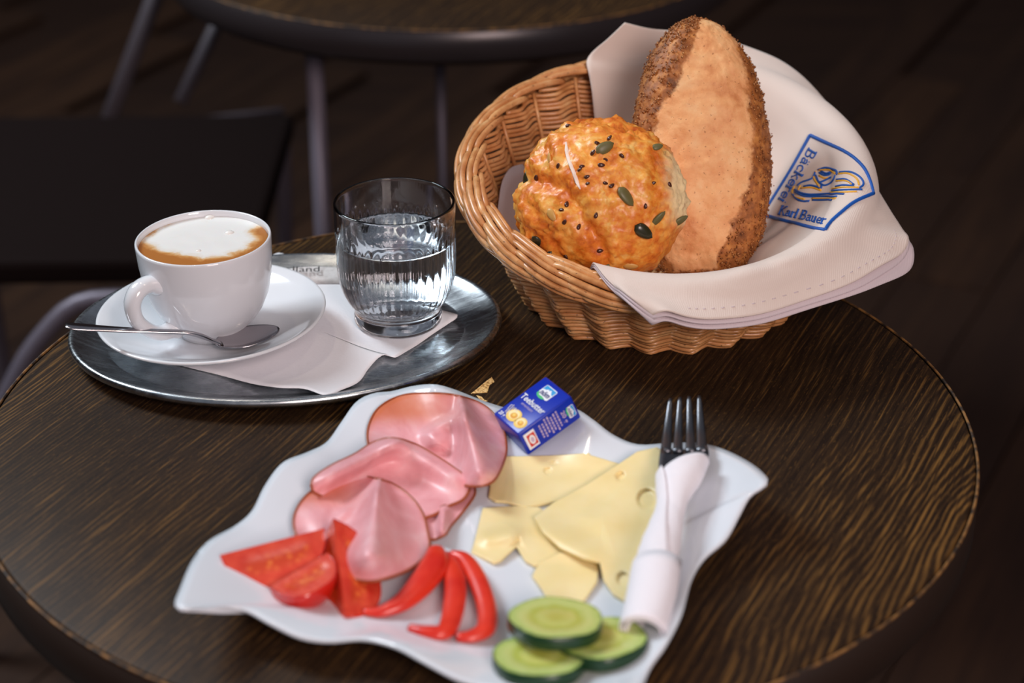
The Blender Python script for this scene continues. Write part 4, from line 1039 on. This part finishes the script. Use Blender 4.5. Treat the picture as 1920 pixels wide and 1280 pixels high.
tlbl('streichzart', .40, .28, bd[1]*.42, bd[0]*.045, M['ink_lilac'])
tlbl('20 g', .060, .095, bd[1]*.20, bd[0]*.062, M['ink_white'], bold=.02)
for cu_, cv_, a_, b_ in ((.19, .45, .115, .21), (.165, .76, .10, .175)):
    ring = lambda k, du=0, dv=0: [(cu_+du+a_*k*math.cos(t), cv_+dv+b_*k*math.sin(t)) for t in np.linspace(0, 2*np.pi, 22, endpoint=False)]
    decal('butter_curl', ring(1.0), M['ink_yellow'], .00005); decal('butter_curl', ring(.72, .012, -.012), M['ink_cream'], .00014); decal('butter_curl', ring(.46, -.006, .012), M['ink_orange'], .00022); decal('butter_curl', ring(.24, .006, 0), M['ink_yellow'], .0003)
sw = MB()
for pl in ([(.20, .17), (.29, .13), (.30, .17)], [(.20, .22), (.32, .19)], [(.24, .26), (.30, .24), (.27, .29)], [(.24, .32), (.30, .30), (.27, .36)], [(.25, .40), (.29, .38)], [(.14, .2), (.22, .17)], [(.13, .26), (.22, .22)], [(.16, .30), (.22, .28)]):
    sw.tube([tp_(u, v, .0002) for u, v in pl], .00022, 5)
sw.build('print', M['ink_white'], but)
logo(.83, .96, .28, .74, front=True)
tlbl('20 g', .735, .28, bd[2]*.50, bd[0]*.065, M['ink_lilac'], front=True, bold=.02)
ln_ = MB()
for k, (u, v0, v1) in enumerate(((.66, .12, .82), (.605, .14, .90), (.55, .2, .78), (.50, .10, .86), (.445, .10, .72), (.39, .22, .80), (.335, .2, .78))):
    v = v0
    while v < v1:
        d_ = rng.uniform(.05, .13); P = [fr_(u, v), fr_(u, min(v+d_, v1)), fr_(u+.026, min(v+d_, v1)), fr_(u+.026, v)]; n0 = ln_.n
        ln_.add(np.array(P)+ev*.0001, [(0, 1, 2, 3)]); v += d_+.035
ln_.build('fine_print', M['ink_lilac'], but, smooth=False)
decal('seal', [(.06, .16), (.06, .84), (.25, .84), (.25, .16)], M['ink_white'], 0, True)
decal('seal', [(.10, .26), (.10, .76), (.235, .76), (.235, .26)], M['ink_red'], .0001, True)
decal('seal', [(.168+.05*math.cos(t), .51+.19*math.sin(t)) for t in np.linspace(0, 2*np.pi, 18, endpoint=False)], M['ink_white'], .0002, True)
decal('seal', [(.168+.028*math.cos(t), .51+.11*math.sin(t)) for t in np.linspace(0, 2*np.pi, 18, endpoint=False)], M['ink_lilac'], .0003, True)

# ------------------------------------------------------------------ fork and the napkin rolled round its handle
fork = thing('fork', tuple(at(1280, 860, .03)), 'steel fork with four tines sticking out of the napkin roll', 'fork')
# head outline: path stations across the fork (px, py, z, half width px)
hs = [(1283, 838, .0315, 44), (1283, 850, .0308, 46), (1281, 866, .0300, 46), (1276, 884, .0295, 40), (1270, 905, .0290, 26), (1262, 935, .0285, 13), (1252, 975, .028, 10)]
V = []; 
for a, b, z_, hw in hs:
    L_, R__ = at(a-hw, b+2, z_), at(a+hw, b-2, z_)
    for j in range(9):
        q = -1+2*j/8; V.append(lerp(L_, R__, j/8)+np.array([0, 0, -.0022*(1-q*q)]))
MB().add(V, grid_faces(len(hs), 9)).build('head', M['fork_steel'], fork, mod=[solid(.0018, 0)])
for (tx, ty), (rx_, ry), w0 in (((1257, 747), (1249, 840), 10.5), ((1275, 745), (1271, 840), 9.5), ((1292, 743), (1295, 840), 9.5), ((1311, 742), (1316, 839), 10.5)):
    P = cat([at(tx, ty, .0405), at(lerp(tx, rx_, .3), lerp(ty, ry, .3), .0355), at(lerp(tx, rx_, .65), lerp(ty, ry, .65), .0315), at(rx_, ry, .0308), at(rx_, ry+8, .0304)], 18)
    MB().tube(P, np.interp(np.linspace(0, 1, 18), [0, .08, .5, 1], [.0008, .0014, w0*.8/3250, w0/3250]), 10, flat=.42, up=(0, 0, 1)).build('tine', M['fork_steel'], fork)
# napkin roll: spiral cross-section swept along the handle
ax_px = [(1283, 874, .0305, 47), (1277, 897, .030, 42), (1264, 930, .029, 31), (1258, 956, .028, 28), (1250, 985, .0275, 31), (1241, 1019, .0265, 36), (1230, 1066, .025, 39), (1222, 1112, .0235, 39), (1204, 1182, .0215, 36)]
AP = cat([np.r_[at(a, b, z_), hw/3300] for a, b, z_, hw in ax_px], 70, cols=3)
roll = thing('napkin_roll', tuple(at(1238, 1060, .008)), 'white paper napkin rolled around the fork handle on the plate', 'napkin')
Tn = np.gradient(AP[:, :3], axis=0); Tn /= np.linalg.norm(Tn, axis=1)[:, None]
Sn = np.cross(Tn, [0, 0, 1.]); Sn /= np.linalg.norm(Sn, axis=1)[:, None]; Bn = np.cross(Sn, Tn)
TURN = 1.9; na = 110; V = []
for i in range(70):
    f = i/69
    for j in range(na):
        a_ = 2*math.pi*TURN*j/(na-1); rr_ = AP[i, 3]*(1-.16*(1-j/(na-1))*TURN)
        ph = 1.3+2.2*f
        # diagonal hem: the outer layer ends along a slanting line
        x, y = rr_*math.cos(a_+ph), rr_*.74*math.sin(a_+ph)
        wr = 1+.035*nz(a_*1.2, f*16)+.02*nz(a_*2, f*45)
        top = .011*(math.cos(a_+ph)+.25)*max(0, 1-f*4)
        V.append(AP[i, :3]+Sn[i]*x*wr+Bn[i]*y*wr+Tn[i]*top)
MB().add(V, grid_faces(70, na)).build('paper', M['crepe'], roll, mod=[solid(.0006, 0)])
# overlapping hem
V = []
for i in range(16):
    f = .66+.05*math.sin(i*.6)*0+.34*i/15; k = min(69, int(f*69))
    for j in range(24):
        a_ = R(-15+200*j/23); rr_ = AP[k, 3]*1.045; V.append(AP[k, :3]+Tn[k]*(-.006*j/23 if i == 0 else 0)+Sn[k]*rr_*math.cos(a_)+Bn[k]*rr_*.76*math.sin(a_))
MB().add(V, grid_faces(16, 24)).build('paper_overlap', M['crepe'], roll, mod=[solid(.0006, 0)])

# tidy helper properties
for o in scene.objects:
    for k in ('_o', 'n'):
        if k in o: del o[k]
